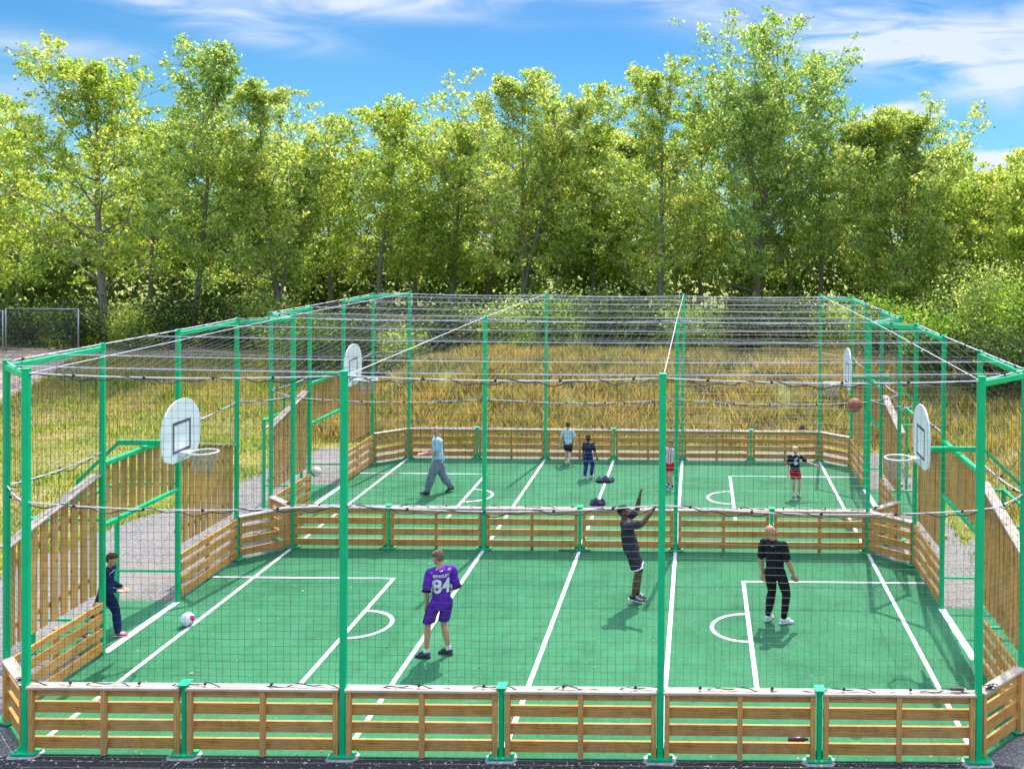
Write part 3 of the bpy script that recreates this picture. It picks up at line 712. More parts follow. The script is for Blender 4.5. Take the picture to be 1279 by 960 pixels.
def person(loc, F, H, label, skin_m, hips=(0, 0, .515), tlean=(0, 0), tw=0, hyaw=0, hpitch=0, hroll=0, child=0.0, bulk=1.0,
           footL=(-.06, .0), footR=(.06, 0), zL=0, zR=0, toeL=.0, toeR=.0, pL=0, pR=0, handL=(-.17, .02, -.30), handR=(.17, .02, -.30), elL=(-.3, -1, -.2), elR=(.3, -1, -.2),
           shirt=None, sleeve='short', bottoms=None, legs='long', shoes=None, sole=None, socks=None, hair=None, hairlen=0, hem=.50, loose=1.0, cuff=None, vox=.011, decals=None, beard=None, trim=None, hem_band=None):
    """F = facing direction (x, y); local frame: +x = person's right, +y = forward; all pose numbers are fractions of H"""
    F = Vector((F[0], F[1])).normalized(); rz = math.atan2(F.y, F.x)-math.pi/2
    t = empty('person', loc, rz, label, 'person')
    hs = .94+.0*child; k = 1+.22*child                        # larger head for children
    V3 = lambda p: Vector(p)*H
    hip = V3(hips); lx, ly = tlean
    chest = hip+V3((lx*.6, ly*.6, .20)); neck = hip+V3((lx, ly, .305-.012*child)); 
    tm = Matrix.Rotation(tw, 3, 'Z')
    hr = Matrix.Rotation(hyaw, 3, 'Z') @ Matrix.Rotation(hpitch, 3, 'X') @ Matrix.Rotation(hroll, 3, 'Y')
    head = neck+hr @ V3((0, .012, .076+.012*k))
    shw = .106*(1-.08*child)*(.96+.04*bulk)
    sL = neck+tm @ V3((-shw, 0, -.038)); sR = neck+tm @ V3((shw, 0, -.038))
    hL = hip+V3((-.050, 0, 0)); hR = hip+V3((.050, 0, 0))
    def leg(h, f, z, toe, p):
        an = Vector((f[0]*H, f[1]*H, (.045+z)*H)); kn, an = ik(h, an, .245*H, .240*H, (math.sin(toe)*.8, 1, .1))
        td = Vector((math.sin(toe)*math.cos(p), math.cos(toe)*math.cos(p), math.sin(p))); return kn, an, td
    kL, aL, tL = leg(hL, footL, zL, toeL, pL); kR, aR, tR = leg(hR, footR, zR, toeR, pR)
    def arm(s, hd, el):
        w = s+V3(hd); e, w = ik(s, w, .165*H, .150*H, el); return e, w
    eL, wL = arm(sL, handL, elL); eR, wR = arm(sR, handR, elR)
    B = MB(); b = bulk
    r = lambda q: q*H
    # torso
    B.hull([(chest+V3((0, 0, .055)), (r(.082*b), r(.052*b), r(.05)), tm), (chest-V3((0, 0, .03)), (r(.072*b), r(.055*b), r(.05)), tm)])
    B.hull([(chest-V3((0, 0, .03)), (r(.070*b), r(.052*b), r(.05)), tm), (hip+V3((0, 0, .05)), (r(.066*b), r(.052*b), r(.04)))])
    B.hull([(hip+V3((0, 0, .05)), (r(.066*b), r(.052*b), r(.04))), (hip+V3((0, -.004, -.01)), (r(.078*b), r(.058*b), r(.045)))])
    B.hull([(neck-V3((0, 0, .02)), (r(.034), r(.034), r(.03))), (sL, r(.026)), (chest+V3((-.03, 0, .06)), r(.045))]); B.hull([(neck-V3((0, 0, .02)), (r(.034), r(.034), r(.03))), (sR, r(.026)), (chest+V3((.03, 0, .06)), r(.045))])
    B.hull([(neck-V3((0, 0, .01)), r(.031*(1-.1*child))), (head-hr @ V3((0, .012, .03)), r(.028*(1-.1*child)))])
    # head
    hk = H*k*.94
    B.hull([(head+hr @ Vector((0, -.010, .020))*hk, (.046*hk, .056*hk, .046*hk), hr), (head+hr @ Vector((0, .012, -.030))*hk, (.034*hk, .036*hk, .030*hk), hr)])
    B.hull([(head+hr @ Vector((0, .028, -.045))*hk, (.019*hk, .014*hk, .013*hk), hr), (head+hr @ Vector((0, .014, -.025))*hk, (.033*hk, .028*hk, .024*hk), hr)])
    B.hull([(head+hr @ Vector((0, .044, .010))*hk, .0055*hk), (head+hr @ Vector((0, .056, -.012))*hk, .0075*hk), (head+hr @ Vector((0, .044, -.016))*hk, (.012*hk, .006*hk, .005*hk), hr)])
    for s in (-1, 1):
        B.hull([(head+hr @ Vector((s*.047, -.008, .004))*hk, (.005*hk, .010*hk, .014*hk), hr), (head+hr @ Vector((s*.045, -.005, -.014))*hk, (.004*hk, .006*hk, .008*hk), hr)])
        B.hull([(head+hr @ Vector((s*.008, .044, .014))*hk, .005*hk), (head+hr @ Vector((s*.028, .036, .015))*hk, .005*hk)])
    # arms, hands
    for s, e, w, sg in ((sL, eL, wL, -1), (sR, eR, wR, 1)):
        B.hull([(s, r(.033*b)), (s.lerp(e, .45), r(.029*b)), (e, r(.0235*b))]); B.hull([(e, r(.0235*b)), (e.lerp(w, .35), r(.0250*b)), (w, r(.0170*b))])
        d = (w-e).normalized(); side = d.cross(Vector((0, 1, 0)) if abs(d.y) < .85 else Vector((0, 0, 1))).normalized(); side = side*(1 if side.x*sg < 0 else -1) if abs(side.x) > .2 else side
        nrm = d.cross(side).normalized(); 
        r_ = r; r = lambda q: q*H*1.18
        B.hull([(w, r(.012)), (w+d*r(.03)+side*r(.014), r(.0105)), (w+d*r(.03)-side*r(.014), r(.0105)), (w+d*r(.052)+side*r(.016), r(.0090)), (w+d*r(.052)-side*r(.016), r(.0090))])
        for q, (off, ln_) in enumerate(((-.0195, .032), (-.0065, .041), (.0065, .044), (.0195, .039))):
            b0 = w+d*r(.050)+side*r(off); b1 = b0+d*r(ln_*.55)+side*r(off*.12)+nrm*r(.004); b2 = b1+(d*.8+nrm*.55)*r(ln_*.5)
            B.hull([(b0, r(.0072)), (b1, r(.0066))]); B.hull([(b1, r(.0066)), (b2, r(.0056))])
        th0 = w+d*r(.020)+side*r(.012); th1 = th0+(d*.6+side*.8)*r(.022); th2 = th1+(d*.9+side*.2+nrm*.3)*r(.020)
        B.hull([(th0, r(.009)), (th1, r(.0078))]); B.hull([(th1, r(.0074)), (th2, r(.0062))]); r = r_
    # legs, feet
    for h, kn, an, td in ((hL, kL, aL, tL), (hR, kR, aR, tR)):
        B.hull([(h-V3((0, 0, .01)), (r(.049*b), r(.053*b), r(.05))), (kn.lerp(h, .35), r(.043*b)), (kn, r(.033*b))])
        B.hull([(kn, r(.0325*b)), (kn.lerp(an, .30)+Vector((0, -r(.004), 0)), r(.0345*b))]); B.hull([(kn.lerp(an, .30)+Vector((0, -r(.004), 0)), r(.0345*b)), (kn.lerp(an, .75), r(.024*b)), (an, r(.0205*b))])
        B.hull([(an-V3((0, 0, .01)), r(.018)), (an+td*r(.085)-V3((0, 0, .028)), (r(.016), r(.016), r(.012))), (an-td*r(.02)-V3((0, 0, .025)), r(.015))])
    bme = remesh(B, vox*.8, 3, 'body'); body = link('body', bme, skin_m, t)
    # face
    for s, nm in ((-1, 'eye'), (1, 'eye')):
        q = MB(); q.ellipsoid(head+hr @ Vector((s*.0175, .0405, .004))*hk, (.0085*hk, .005*hk, .0055*hk), 10, 8, hr); e = q.build('eye', EYEW, body, True)
        q = MB(); q.ellipsoid(head+hr @ Vector((s*.0175, .0450, .004))*hk, (.0040*hk, .002*hk, .0042*hk), 10, 8, hr); q.build('iris', EYED, e if False else body, True)
    q = MB(); q.hull([(head+hr @ Vector((s*.0115, .0425, -.034))*hk, (.004*hk, .004*hk, .003*hk)) for s in (-1, 1)]+[(head+hr @ Vector((0, .046, -.034))*hk, (.008*hk, .004*hk, .0042*hk))]); q.build('lips', LIPS, body, True)
    # shirt
    if shirt is not None:
        g = .010*loose; S_ = MB()
        hz = hip+V3((0, 0, hem-.515))
        S_.hull([(chest+V3((0, 0, .055)), (r(.088*b+g), r(.056*b+g), r(.05)), tm), (chest-V3((0, 0, .03)), (r(.078*b+g), r(.058*b+g), r(.05)), tm), (neck-V3((0, 0, .018)), (r(.036), r(.036), r(.016)))])
        S_.hull([(chest-V3((0, 0, .03)), (r(.077*b+g), r(.058*b+g), r(.05)), tm), (hz+V3((0, 0, .02)), (r(.080*b+g*1.4), r(.064*b+g*1.4), r(.02)))])
        S_.hull([(hz+V3((0, 0, .03)), (r(.078*b+g*1.2), r(.062*b+g*1.2), r(.02))), (hz+V3((0, 0, .004)), (r(.082*b+g*1.3), r(.066*b+g*1.3), r(.006)))])
        for s, e, w in ((sL, eL, wL), (sR, eR, wR)):
            S_.hull([(neck-V3((0, 0, .024)), r(.034)), (s, r(.033*b+g*.3)), (chest+V3((0, 0, .05)), r(.05))])
            if sleeve == 'short': en = s.lerp(e, .78); S_.hull([(s, r(.035*b+g*.35)), (en, r(.032*b+g*.75))])
            else:
                S_.hull([(s, r(.037*b+g*.5)), (e, r(.028*b+g*.6))]); S_.hull([(e, r(.028*b+g*.6)), (w-(w-e).normalized()*r(.004), r(.021*b+g*.4))])
        sme = remesh(S_, vox*.85, 3, 'shirt', .011*H*loose, .10*H); so = link('jacket' if sleeve == 'long' else 'shirt', sme, shirt, t)
        if sleeve == 'short' and cuff is not None:
            for s, e in ((sL, eL), (sR, eR)):
                en = s.lerp(e, .78); d = (e-s).normalized(); c_ = MB(); c_.tube([en+d*r(.024), en+d*r(.040)], r(.033*b+g*.95), 14); c_.build('cuff', cuff, so, True)
    # bottoms
    if bottoms is not None:
        T = MB(); g = .006
        T.hull([(hip+V3((0, 0, .035)), (r(.072*b+g), r(.057*b+g), r(.02))), (hip-V3((0, .004, .012)), (r(.083*b+g), r(.063*b+g), r(.05)))])
        for h, kn, an in ((hL, kL, aL), (hR, kR, aR)):
            if legs == 'long':
                T.hull([(h-V3((0, 0, .012)), (r(.052*b+g), r(.056*b+g), r(.05))), (kn.lerp(h, .35), r(.049*b*loose)), (kn, r(.041*b*loose))])
                T.hull([(kn, r(.041*b*loose)), (kn.lerp(an, .32), r(.041*b*loose)), (an+(kn-an)*.10, r(.030*b*loose))])
            else:
                f = .62 if legs == 'short' else .85; en = h.lerp(kn, f)
                T.hull([(h-V3((0, 0, .012)), (r(.054*b+g), r(.058*b+g), r(.05))), (en, (r(.052*b+g), r(.054*b+g), r(.012)))])
        tme = remesh(T, vox*.85, 3, 'trousers', .008*H, .09*H); bo = link('trousers' if legs == 'long' else 'shorts', tme, bottoms, t)
        if hem_band is not None:
            for h, kn in ((hL, kL), (hR, kR)):
                f = .62 if legs == 'short' else .85; en = h.lerp(kn, f*.88); d = (kn-h).normalized()
                c_ = MB(); c_.tube([en, en+d*r(.014)], r(.0625*b), 18); c_.build('hem_stripe', hem_band, bo, True)
        if trim is not None:
            for h, kn, an, sg in ((hL, kL, aL, -1), (hR, kR, aR, 1)):
                tree = BVHTree.FromPolygons([v.co for v in tme.vertices], [tuple(p.vertices) for p in tme.polygons])
                pts = [h.lerp(kn, q/6) for q in range(1, 7)]+([kn.lerp(an, q/6) for q in range(1, 6)] if legs == 'long' else []); row = []
                for p in pts:
                    if legs != 'long' and (p-h).length > (kn-h).length*(.62 if legs == 'short' else .85): break
                    hit = tree.ray_cast(p+Vector((sg*.4, 0, 0)), Vector((-sg, 0, 0)))
                    if hit[0] is not None: row.append(hit[0]+Vector((sg*.004, 0, 0)))
                if len(row) > 2:
                    c_ = MB(); w2 = r(.011); c_.add([p+Vector((0, -w2, 0)) for p in row]+[p+Vector((0, w2, 0)) for p in row], [(i, i+1, len(row)+i+1, len(row)+i) for i in range(len(row)-1)]); c_.build('side_stripe', trim, bo, True)
    # socks and shoes
    for h, kn, an, td in ((hL, kL, aL, tL), (hR, kR, aR, tR)):
        if socks is not None:
            c_ = MB(); f = socks[1]; c_.hull([(an-V3((0, 0, .01)), r(.0225)), (an.lerp(kn, f), r(.0235+.008*f))]); c_.build('sock', socks[0], t, True)
        pitch = math.asin(max(-1, min(1, td.z))); flat = Vector((td.x, td.y, 0)).normalized(); side = Vector((flat.y, -flat.x, 0))
        mm = Matrix((side, td, side.cross(td))).transposed()
        if mm.determinant() < 0: mm = Matrix((side, td, td.cross(side))).transposed()
        up = mm.col[2] if mm.col[2].z > 0 else -mm.col[2]
        ce = an-up*r(.022)
        U = MB(); U.hull([(ce-td*r(.020)+up*r(.012), (r(.023), r(.023), r(.022)), mm), (ce+td*r(.02)+up*r(.008), (r(.024), r(.024), r(.022)), mm), (an+up*r(.004), (r(.022), r(.024), r(.008)), mm)])
        U.hull([(ce+td*r(.02)+up*r(.002), (r(.025), r(.024), r(.020)), mm), (ce+td*r(.085)-up*r(.006), (r(.024), r(.022), r(.012)), mm)])
        ume = remesh(U, .006, 2, 'shoe'); sh = link('shoe', ume, shoes, t)
        c_ = MB(); c_.hull([(ce-td*r(.024)-up*r(.014), (r(.024), r(.024), r(.007)), mm), (ce+td*r(.088)-up*r(.017), (r(.026), r(.024), r(.006)), mm), (ce+td*r(.04)-up*r(.015), (r(.027), r(.03), r(.006)), mm)]); c_.build('sole', sole or shoes, sh, True)
        c_ = MB()
        for q in (.030, .044, .058):
            c_.bar(ce+td*r(q)+side*r(.022)+up*r(.010-.1*(q-.03)), ce+td*r(q+.008)-side*r(.022)+up*r(.010-.1*(q-.03)), r(.0045), r(.036))
        c_.build('shoe_stripes', sole or shoes, sh)
    # hair
    if hair is not None:
        Hh = MB(); hc = head+hr @ Vector((0, -.016, .026))*hk
        Hh.hull([(hc, (.0495*hk, .056*hk, .0475*hk), hr), (head+hr @ Vector((0, .020, .046))*hk, (.036*hk, .026*hk, .020*hk), hr), (head+hr @ Vector((0, -.034, -.012+(-.015*hairlen)))*hk, (.040*hk, .026*hk, .026*hk), hr)])
        hme = remesh(Hh, .006, 1, 'hair', .0055, .018); link('hair', hme, hair, body)
    if beard is not None:
        q = MB(); q.hull([(head+hr @ Vector((0, .030, -.047))*hk, (.0205*hk, .0155*hk, .013*hk), hr), (head+hr @ Vector((.026, .008, -.030))*hk, .010*hk), (head+hr @ Vector((-.026, .008, -.030))*hk, .010*hk)]); q.build('beard', beard, body, True)
    if decals:
        tree = BVHTree.FromPolygons([v.co for v in sme.vertices], [tuple(p.vertices) for p in sme.polygons])
        for dc in decals:
            me = dc['mesh']; V = []
            for v in me.vertices:
                p = Vector((v.co.x*(-1 if dc['side'] > 0 else 1)+dc['x'], 0, v.co.y+dc['z']))
                if dc.get('ang'): p = Vector((p.x*math.cos(dc['ang']), 0, p.z))
                o_ = Vector((p.x, dc['side']*1.5, p.z)); hit = tree.ray_cast(o_, Vector((0, -dc['side'], 0)))
                V.append((hit[0]+Vector((0, dc['side']*.005, 0))) if hit[0] is not None else Vector((p.x, dc['side']*.08, p.z)))
            q = MB(); q.add(V, [tuple(p.vertices) for p in me.polygons]); q.build(dc['name'], dc['mat'], so)
    return t
def text_mesh(s, size, bold=0.0, cell=.02):
    cu = bpy.data.curves.new('lettering', 'FONT'); cu.body = s; cu.size = size; cu.align_x = 'CENTER'; cu.align_y = 'CENTER'; cu.offset = bold; cu.resolution_u = 3
    o = bpy.data.objects.new('lettering', cu); COL.objects.link(o); dg = bpy.context.evaluated_depsgraph_get()
    me = bpy.data.meshes.new_from_object(o.evaluated_get(dg)); bpy.data.objects.remove(o); bpy.data.curves.remove(cu)
    bm = bmesh.new(); bm.from_mesh(me); bmesh.ops.triangulate(bm, faces=bm.faces[:])
    for _ in range(4):
        ed = [e for e in bm.edges if e.calc_length() > cell]
        if not ed: break
        bmesh.ops.subdivide_edges(bm, edges=ed, cuts=1); bmesh.ops.triangulate(bm, faces=bm.faces[:])
    bm.to_mesh(me); bm.free(); return me
def poly_mesh(polys, cell=.02):
    bm = bmesh.new()
    for P in polys: bm.faces.new([bm.verts.new((x, y, 0)) for x, y in P])
    bmesh.ops.triangulate(bm, faces=bm.faces[:])
    for _ in range(4):
        ed = [e for e in bm.edges if e.calc_length() > cell]
        if not ed: break
        bmesh.ops.subdivide_edges(bm, edges=ed, cuts=1); bmesh.ops.triangulate(bm, faces=bm.faces[:])
    me = bpy.data.meshes.new('print'); bm.to_mesh(me); bm.free(); return me
def ell(cx, cy, rx, ry, n=14, a0=0): return [(cx+rx*math.cos(6.283*i/n+a0), cy+ry*math.sin(6.283*i/n+a0)) for i in range(n)]

white = fabric('white_fabric', (.78, .78, .80), .06); black = fabric('black_fabric', (.012, .012, .016), .4); navyf = fabric('navy_tracksuit', (.010, .022, .085), .3)
navyt = fabric('navy_tee', (.012, .018, .07), .3); blue = fabric('blue_trousers', (.01, .035, .20), .25); red = fabric('red_shorts', (.50, .008, .02), .2)
purple = fabric('purple_football_shirt', (.10, .02, .36), .2, ('camo', (.14, .03, .44), (.07, .012, .28))); grey = fabric('grey_joggers', (.20, .24, .30), .25)
sky = fabric('light_blue_tee', (.40, .60, .75), .12); dkgrey = fabric('charcoal_tee', (.035, .037, .050), .3)
argy = fabric('pale_blue_white_striped_shirt', (.78, .80, .83), 0, ('check', (.42, .62, .80), 14, .62)); rw = fabric('red_white_striped_shirt', (.80, .78, .80), 0, ('stripes', (.55, .03, .07), 17, .62))
sh_white = simple('white_trainers', (.72, .72, .74), .5); sh_black = simple('black_trainers', (.02, .02, .03), .5); sh_navy = simple('navy_trainers', (.03, .05, .10), .5); sh_red = simple('red_trainers', (.55, .03, .05), .5)
h_brown = fabric('brown_hair', (.09, .05, .028), .35); h_dark = fabric('near_black_hair', (.012, .010, .010), .35); h_blond = fabric('blond_hair', (.72, .52, .26), .2); h_lt = fabric('light_brown_hair', (.20, .125, .075), .35)

TZ = .018
# P1 boy in navy tracksuit stepping out of the left goal
person((-7.36, 3.78, TZ), (1, .12), 1.50, 'boy in a navy tracksuit and red trainers standing in the near left goal', SK['fair'], hips=(0, -.09, .505), tlean=(0, .04),
       footL=(-.02, .045), footR=(.05, -.30), zR=.01, pR=-.25, child=.6, handL=(.02, .10, -.22), handR=(.0, .12, -.20), elL=(-.2, -1, -.3), elR=(.2, -1, -.3), hpitch=-.3,
       shirt=navyf, sleeve='long', bottoms=navyf, legs='long', shoes=sh_red, sole=sh_white, hair=h_brown, loose=1.15, hem=.485,
       decals=[dict(name='shoulder_piping', mat=white, side=1, x=0, z=1.50*.735, mesh=poly_mesh([[(-.14, .0), (-.05, .03), (.05, .03), (.14, 0), (.14, .012), (.05, .045), (-.05, .045), (-.14, .012)]]))])
# P2 boy in purple shirt with number 84
person((-1.62, 3.10, TZ), (-.42, .90), 1.80, 'boy in a purple football shirt numbered 84 seen from behind on the near pitch', SK['fair'], hips=(.01, 0, .515), tlean=(.0, .01),
       footL=(-.115, .04), footR=(.085, .03), toeL=-.9, toeR=-.8, child=.25, bulk=.93, handL=(-.01, .05, -.29), handR=(.0, .12, -.22), elL=(-.55, -1, -.3), elR=(.45, -1, -.3), hyaw=.75, hpitch=-.35,
       shirt=purple, cuff=black, bottoms=purple, legs='knee', shoes=sh_navy, sole=sh_black, socks=(white, .12), hair=h_lt, loose=1.35, hem=.455, trim=black, vox=.010,
       decals=[dict(name='shirt_number', mat=white, side=-1, x=.005, z=1.80*.66, mesh=text_mesh('84', .30, .010)), dict(name='shirt_name', mat=white, side=-1, x=.0, z=1.80*.755, mesh=text_mesh('BINGLEY', .066, .002, .01)),
               dict(name='collar_print', mat=white, side=-1, x=.0, z=1.80*.803, mesh=poly_mesh([[(-.03, 0), (0, -.012), (.03, 0), (.03, .008), (0, -.002), (-.03, .008)]]))])
# P3 man in black jumping to shoot
person((1.40, 5.62, TZ+.02), (1, .10), 1.83, 'man in black shirt and shorts leaping with both arms raised on the near pitch', SK['dark'], hips=(0, -.035, .535), tlean=(-.0, -.07),
       footL=(-.045, .03), footR=(.045, -.015), zL=.02, zR=.02, pL=-.30, pR=-.25, child=0, bulk=1.12, handL=(.04, .15, .25), handR=(-.01, .26, .13), elL=(-.25, 1, -.5), elR=(.25, .5, -1), hpitch=.30,
       shirt=dkgrey, cuff=None, bottoms=dkgrey, legs='knee', shoes=sh_black, sole=sh_white, socks=(black, .22), hair=h_dark, loose=1.1, hem=.50, hem_band=white)
# P4 bald man looking up
person((3.99, 4.70, TZ), (.45, .89), 1.80, 'bald bearded man in black tee and trousers looking up towards the right hoop', SK['ruddy'], hips=(-.01, 0, .515), footL=(-.085, .0), footR=(.085, .0), toeL=.05, toeR=.80, child=0, bulk=1.10,
       handL=(-.02, .03, -.305), handR=(.085, .06, -.29), elL=(-.3, -1, 0), elR=(.3, -1, 0), hyaw=-1.05, hpitch=.38, shirt=black, bottoms=black, legs='long', shoes=sh_white, sole=sh_white, loose=1.0, hem=.47, beard=h_brown, tlean=(-.02, -.01),
       decals=[dict(name='neck_print', mat=white, side=-1, x=-.02, z=1.80*.775, mesh=poly_mesh([[(-.025, 0), (.03, .006), (.03, .012), (-.025, .008)]]))])
# P5 bald man walking left on the far pitch
person((-4.33, 13.35, TZ), (-.93, -.36), 1.84, 'bald man in pale blue tee and grey joggers striding left on the far pitch', SK['ruddy'], hips=(0, .0, .505), tlean=(0, .015), footL=(-.03, .15), footR=(.03, -.19), zR=.02, pR=-.30, pL=.18, child=0, bulk=1.18,
       handL=(.0, .19, -.17), handR=(.03, .14, -.20), elL=(-.2, -1, -.6), elR=(.2, -1, -.6), hpitch=-.15, shirt=sky, bottoms=grey, legs='long', shoes=sh_black, sole=sh_black, loose=1.25, hem=.46,
       decals=[dict(name='chest_print', mat=black, side=1, x=.02, z=1.84*.70, mesh=poly_mesh([ell(-.03, .04, .022, .03), [(-.06, -.04), (-.02, -.06), (.0, .0), (-.03, .02)], [(.01, -.08), (.05, -.05), (.06, .03), (.03, .05)]]))])
# P6 boy walking away, checked shirt
person((-1.33, 16.85, TZ), (.10, 1), 1.30, 'boy in pale blue and white shirt and black shorts walking towards the back fence', SK['pale'], hips=(0, 0, .51), footL=(-.05, .02), footR=(.045, -.16), zR=.05, pR=-.7, child=.9, bulk=1.08,
       handL=(-.09, .03, -.30), handR=(.09, .03, -.30), elL=(-.35, -1, 0), elR=(.35, -1, 0), shirt=argy, bottoms=black, legs='knee', shoes=sh_white, sole=sh_white, socks=(white, .3), hair=h_brown, loose=1.3, hem=.47, vox=.010)
# P7 boy navy tee, blue trousers
person((-.53, 15.10, TZ), (.22, 1), 1.26, 'boy in navy tee and blue trousers with white side stripes walking away', SK['brown'], hips=(0, 0, .51), footL=(-.06, -.06), footR=(.06, .06), toeR=.5, child=.9, bulk=1.0,
       handL=(-.05, .08, -.30), handR=(.09, .05, -.30), elL=(-.35, -1, 0), elR=(.35, -1, 0), shirt=navyt, bottoms=blue, legs='long', shoes=sh_white, sole=sh_white, hair=h_dark, loose=1.2, hem=.47, trim=white, vox=.010)
# P8 boy striped shirt, red shorts
person((1.82, 14.15, TZ), (-.55, -.83), 1.34, 'boy in red and white striped shirt and red shorts behind the middle net post', SK['fair'], hips=(0, 0, .51), footL=(-.085, .05), footR=(.075, -.05), child=.8, bulk=.98, hyaw=-.5,
       handL=(-.08, .04, -.30), handR=(.06, .08, -.30), elL=(-.35, -1, 0), elR=(.35, -1, 0), shirt=rw, bottoms=red, legs='short', shoes=sh_black, sole=sh_white, socks=(black, .1), hair=h_lt, loose=1.2, hem=.49, vox=.010)
# P9 blond boy
person((5.15, 13.30, TZ), (.12, -1), 1.38, 'blond boy in black shirt and red shorts holding one arm out on the far pitch', SK['pale'], hips=(0, 0, .51), tlean=(0, .01), footL=(-.055, .06), footR=(.02, -.02), toeL=-.5, pR=-.1, child=.8, bulk=.98,
       handL=(-.26, .04, -.15), handR=(.05, .05, -.28), elL=(-.3, -.8, -1), elR=(.3, -1, 0), hyaw=.15, shirt=black, bottoms=red, legs='short', shoes=sh_black, sole=sh_white, socks=(white, .08), hair=h_blond, loose=1.2, hem=.48, vox=.010,
       decals=[dict(name='chest_print', mat=fabric('pale_blue_print', (.25, .55, .75), .2), side=1, x=.0, z=1.38*.705, mesh=poly_mesh([[(-.05, -.02), (.0, -.03), (.07, .08), (.03, .10), (-.03, .05)]])),
               dict(name='lower_print', mat=white, side=1, x=.0, z=1.38*.66, mesh=poly_mesh([[(-.05, -.04), (-.02, -.05), (.0, -.01), (.03, -.05), (.06, -.02), (.04, .03), (-.03, .03)]]))])

# ------------------------------------------------------------------ balls, clothes, bottle
def icoball(r, sub=4):
    bm = bmesh.new(); bmesh.ops.create_icosphere(bm, subdivisions=sub, radius=r); 
    me = bpy.data.meshes.new('ball'); bm.to_mesh(me); bm.free()
    me.polygons.foreach_set('use_smooth', [True]*len(me.polygons)); return me
def ball_mat(name, kind):
    m, nt, b, out = mat(name); v = coords(nt)
    if kind == 'basket':
        f = noise_t(nt, v, 160, 2); sep = N(nt, 'ShaderNodeSeparateXYZ'); nt.links.new(v, sep.inputs[0])
        r = .118; g = None
        for a, off in ((0, 0), (1, 0), (2, 0)):
            q = math_n(nt, 'ABSOLUTE', sep.outputs[a]); q = math_n(nt, 'LESS_THAN', q, .0030); g = q if g is None else math_n(nt, 'MAXIMUM', g, q)
        q = math_n(nt, 'ABSOLUTE', math_n(nt, 'SUBTRACT', math_n(nt, 'ABSOLUTE', sep.outputs[0]), .070)); g = math_n(nt, 'MAXIMUM', g, math_n(nt, 'LESS_THAN', q, .0030))
        c = ramp(nt, f, [(.3, (.30, .085, .05)), (.7, (.42, .14, .085))]); c = mixc(nt, g, c, (.03, .02, .02))
        b.inputs['Roughness'].default_value = .7
    else:
        vo = N(nt, 'ShaderNodeTexVoronoi'); vo.inputs['Scale'].default_value = 9.5 if kind == 'foot' else 5.5; nt.links.new(v, vo.inputs['Vector'])
        if kind == 'foot': c = ramp(nt, vo.outputs['Color'], [(.0, (.8, .8, .84)), (.52, (.5, .03, .22)), (.62, (.8, .8, .84)), (.80, (.02, .02, .07)), (.88, (.8, .8, .84))], 'CONSTANT')
        else:
            sep = N(nt, 'ShaderNodeSeparateXYZ'); nt.links.new(v, sep.inputs[0])
            s = math_n(nt, 'ADD', math_n(nt, 'MULTIPLY', sep.outputs[0], -.7), math_n(nt, 'MULTIPLY', sep.outputs[2], -.5)); s = math_n(nt, 'ADD', s, math_n(nt, 'MULTIPLY', noise_t(nt, v, 14), .05))
            c = ramp(nt, s, [(0, (.62, .65, .60)), (.062, (.03, .015, .02))], 'CONSTANT')
        b.inputs['Roughness'].default_value = .4
    nt.links.new(c, b.inputs['Base Color']); return m
o = link('football', icoball(.118), ball_mat('white_football', 'foot'), loc=(-6.36, 4.30, .016+.118)); tag(o, 'white football with pink and black patches on the turf by the left goal', 'ball')
o = link('basketball', icoball(.118), ball_mat('brown_basketball', 'basket'), loc=(5.18, 3.5, 4.13)); o.rotation_euler = (.5, .4, .3); tag(o, 'brown basketball in the air left of the right hoop', 'ball')
o = link('football', icoball(.118), ball_mat('black_white_football', 'dark'), loc=(-6.48, 10.5, 1.25)); tag(o, 'black and white football in the air by the far left goal', 'ball')

def cloth_pile(x, y, rx, ry, h, m, label, seed, rz=0):
    rs = random.Random(seed); b = MB(); nu, nv = 40, 14; vs = []
    for j in range(nv+1):
        t = j/nv
        for i in range(nu):
            a = 2*math.pi*i/nu; r = math.cos(t*math.pi/2)**.6
            k = 1+.30*mnoise.noise(Vector((math.cos(a)*1.6, math.sin(a)*1.6, seed)))+.12*mnoise.noise(Vector((math.cos(a)*5, math.sin(a)*5, seed+t*2)))
            px, py = rx*r*k*math.cos(a), ry*r*k*math.sin(a)
            z = h*math.sin(t*math.pi/2)**.8*(.7+1.0*mnoise.noise(Vector((px*8, py*8, seed))))+.045*abs(mnoise.noise(Vector((px*22, py*22, seed))))
            vs.append((px, py, max(z, 0)+.001))
    fs = [(j*nu+i, j*nu+(i+1) % nu, (j+1)*nu+(i+1) % nu, (j+1)*nu+i) for j in range(nv) for i in range(nu)]
    b.add(vs, fs); o = b.build('clothes_pile', m, smooth=True, loc=(x, y, .022)); o.rotation_euler = (0, 0, rz); return tag(o, label, 'clothes')
navy = simple('navy_fabric', (.012, .016, .055), .85, 0, .4, 20, .5)
cloth_pile(-.02, 14.73, .27, .17, .13, navy, 'crumpled navy jacket dropped on the far pitch centre line', 3)
cloth_pile(.02, 12.35, .22, .17, .17, navy, 'small dark clothes heap just behind the middle fence', 8, .4)
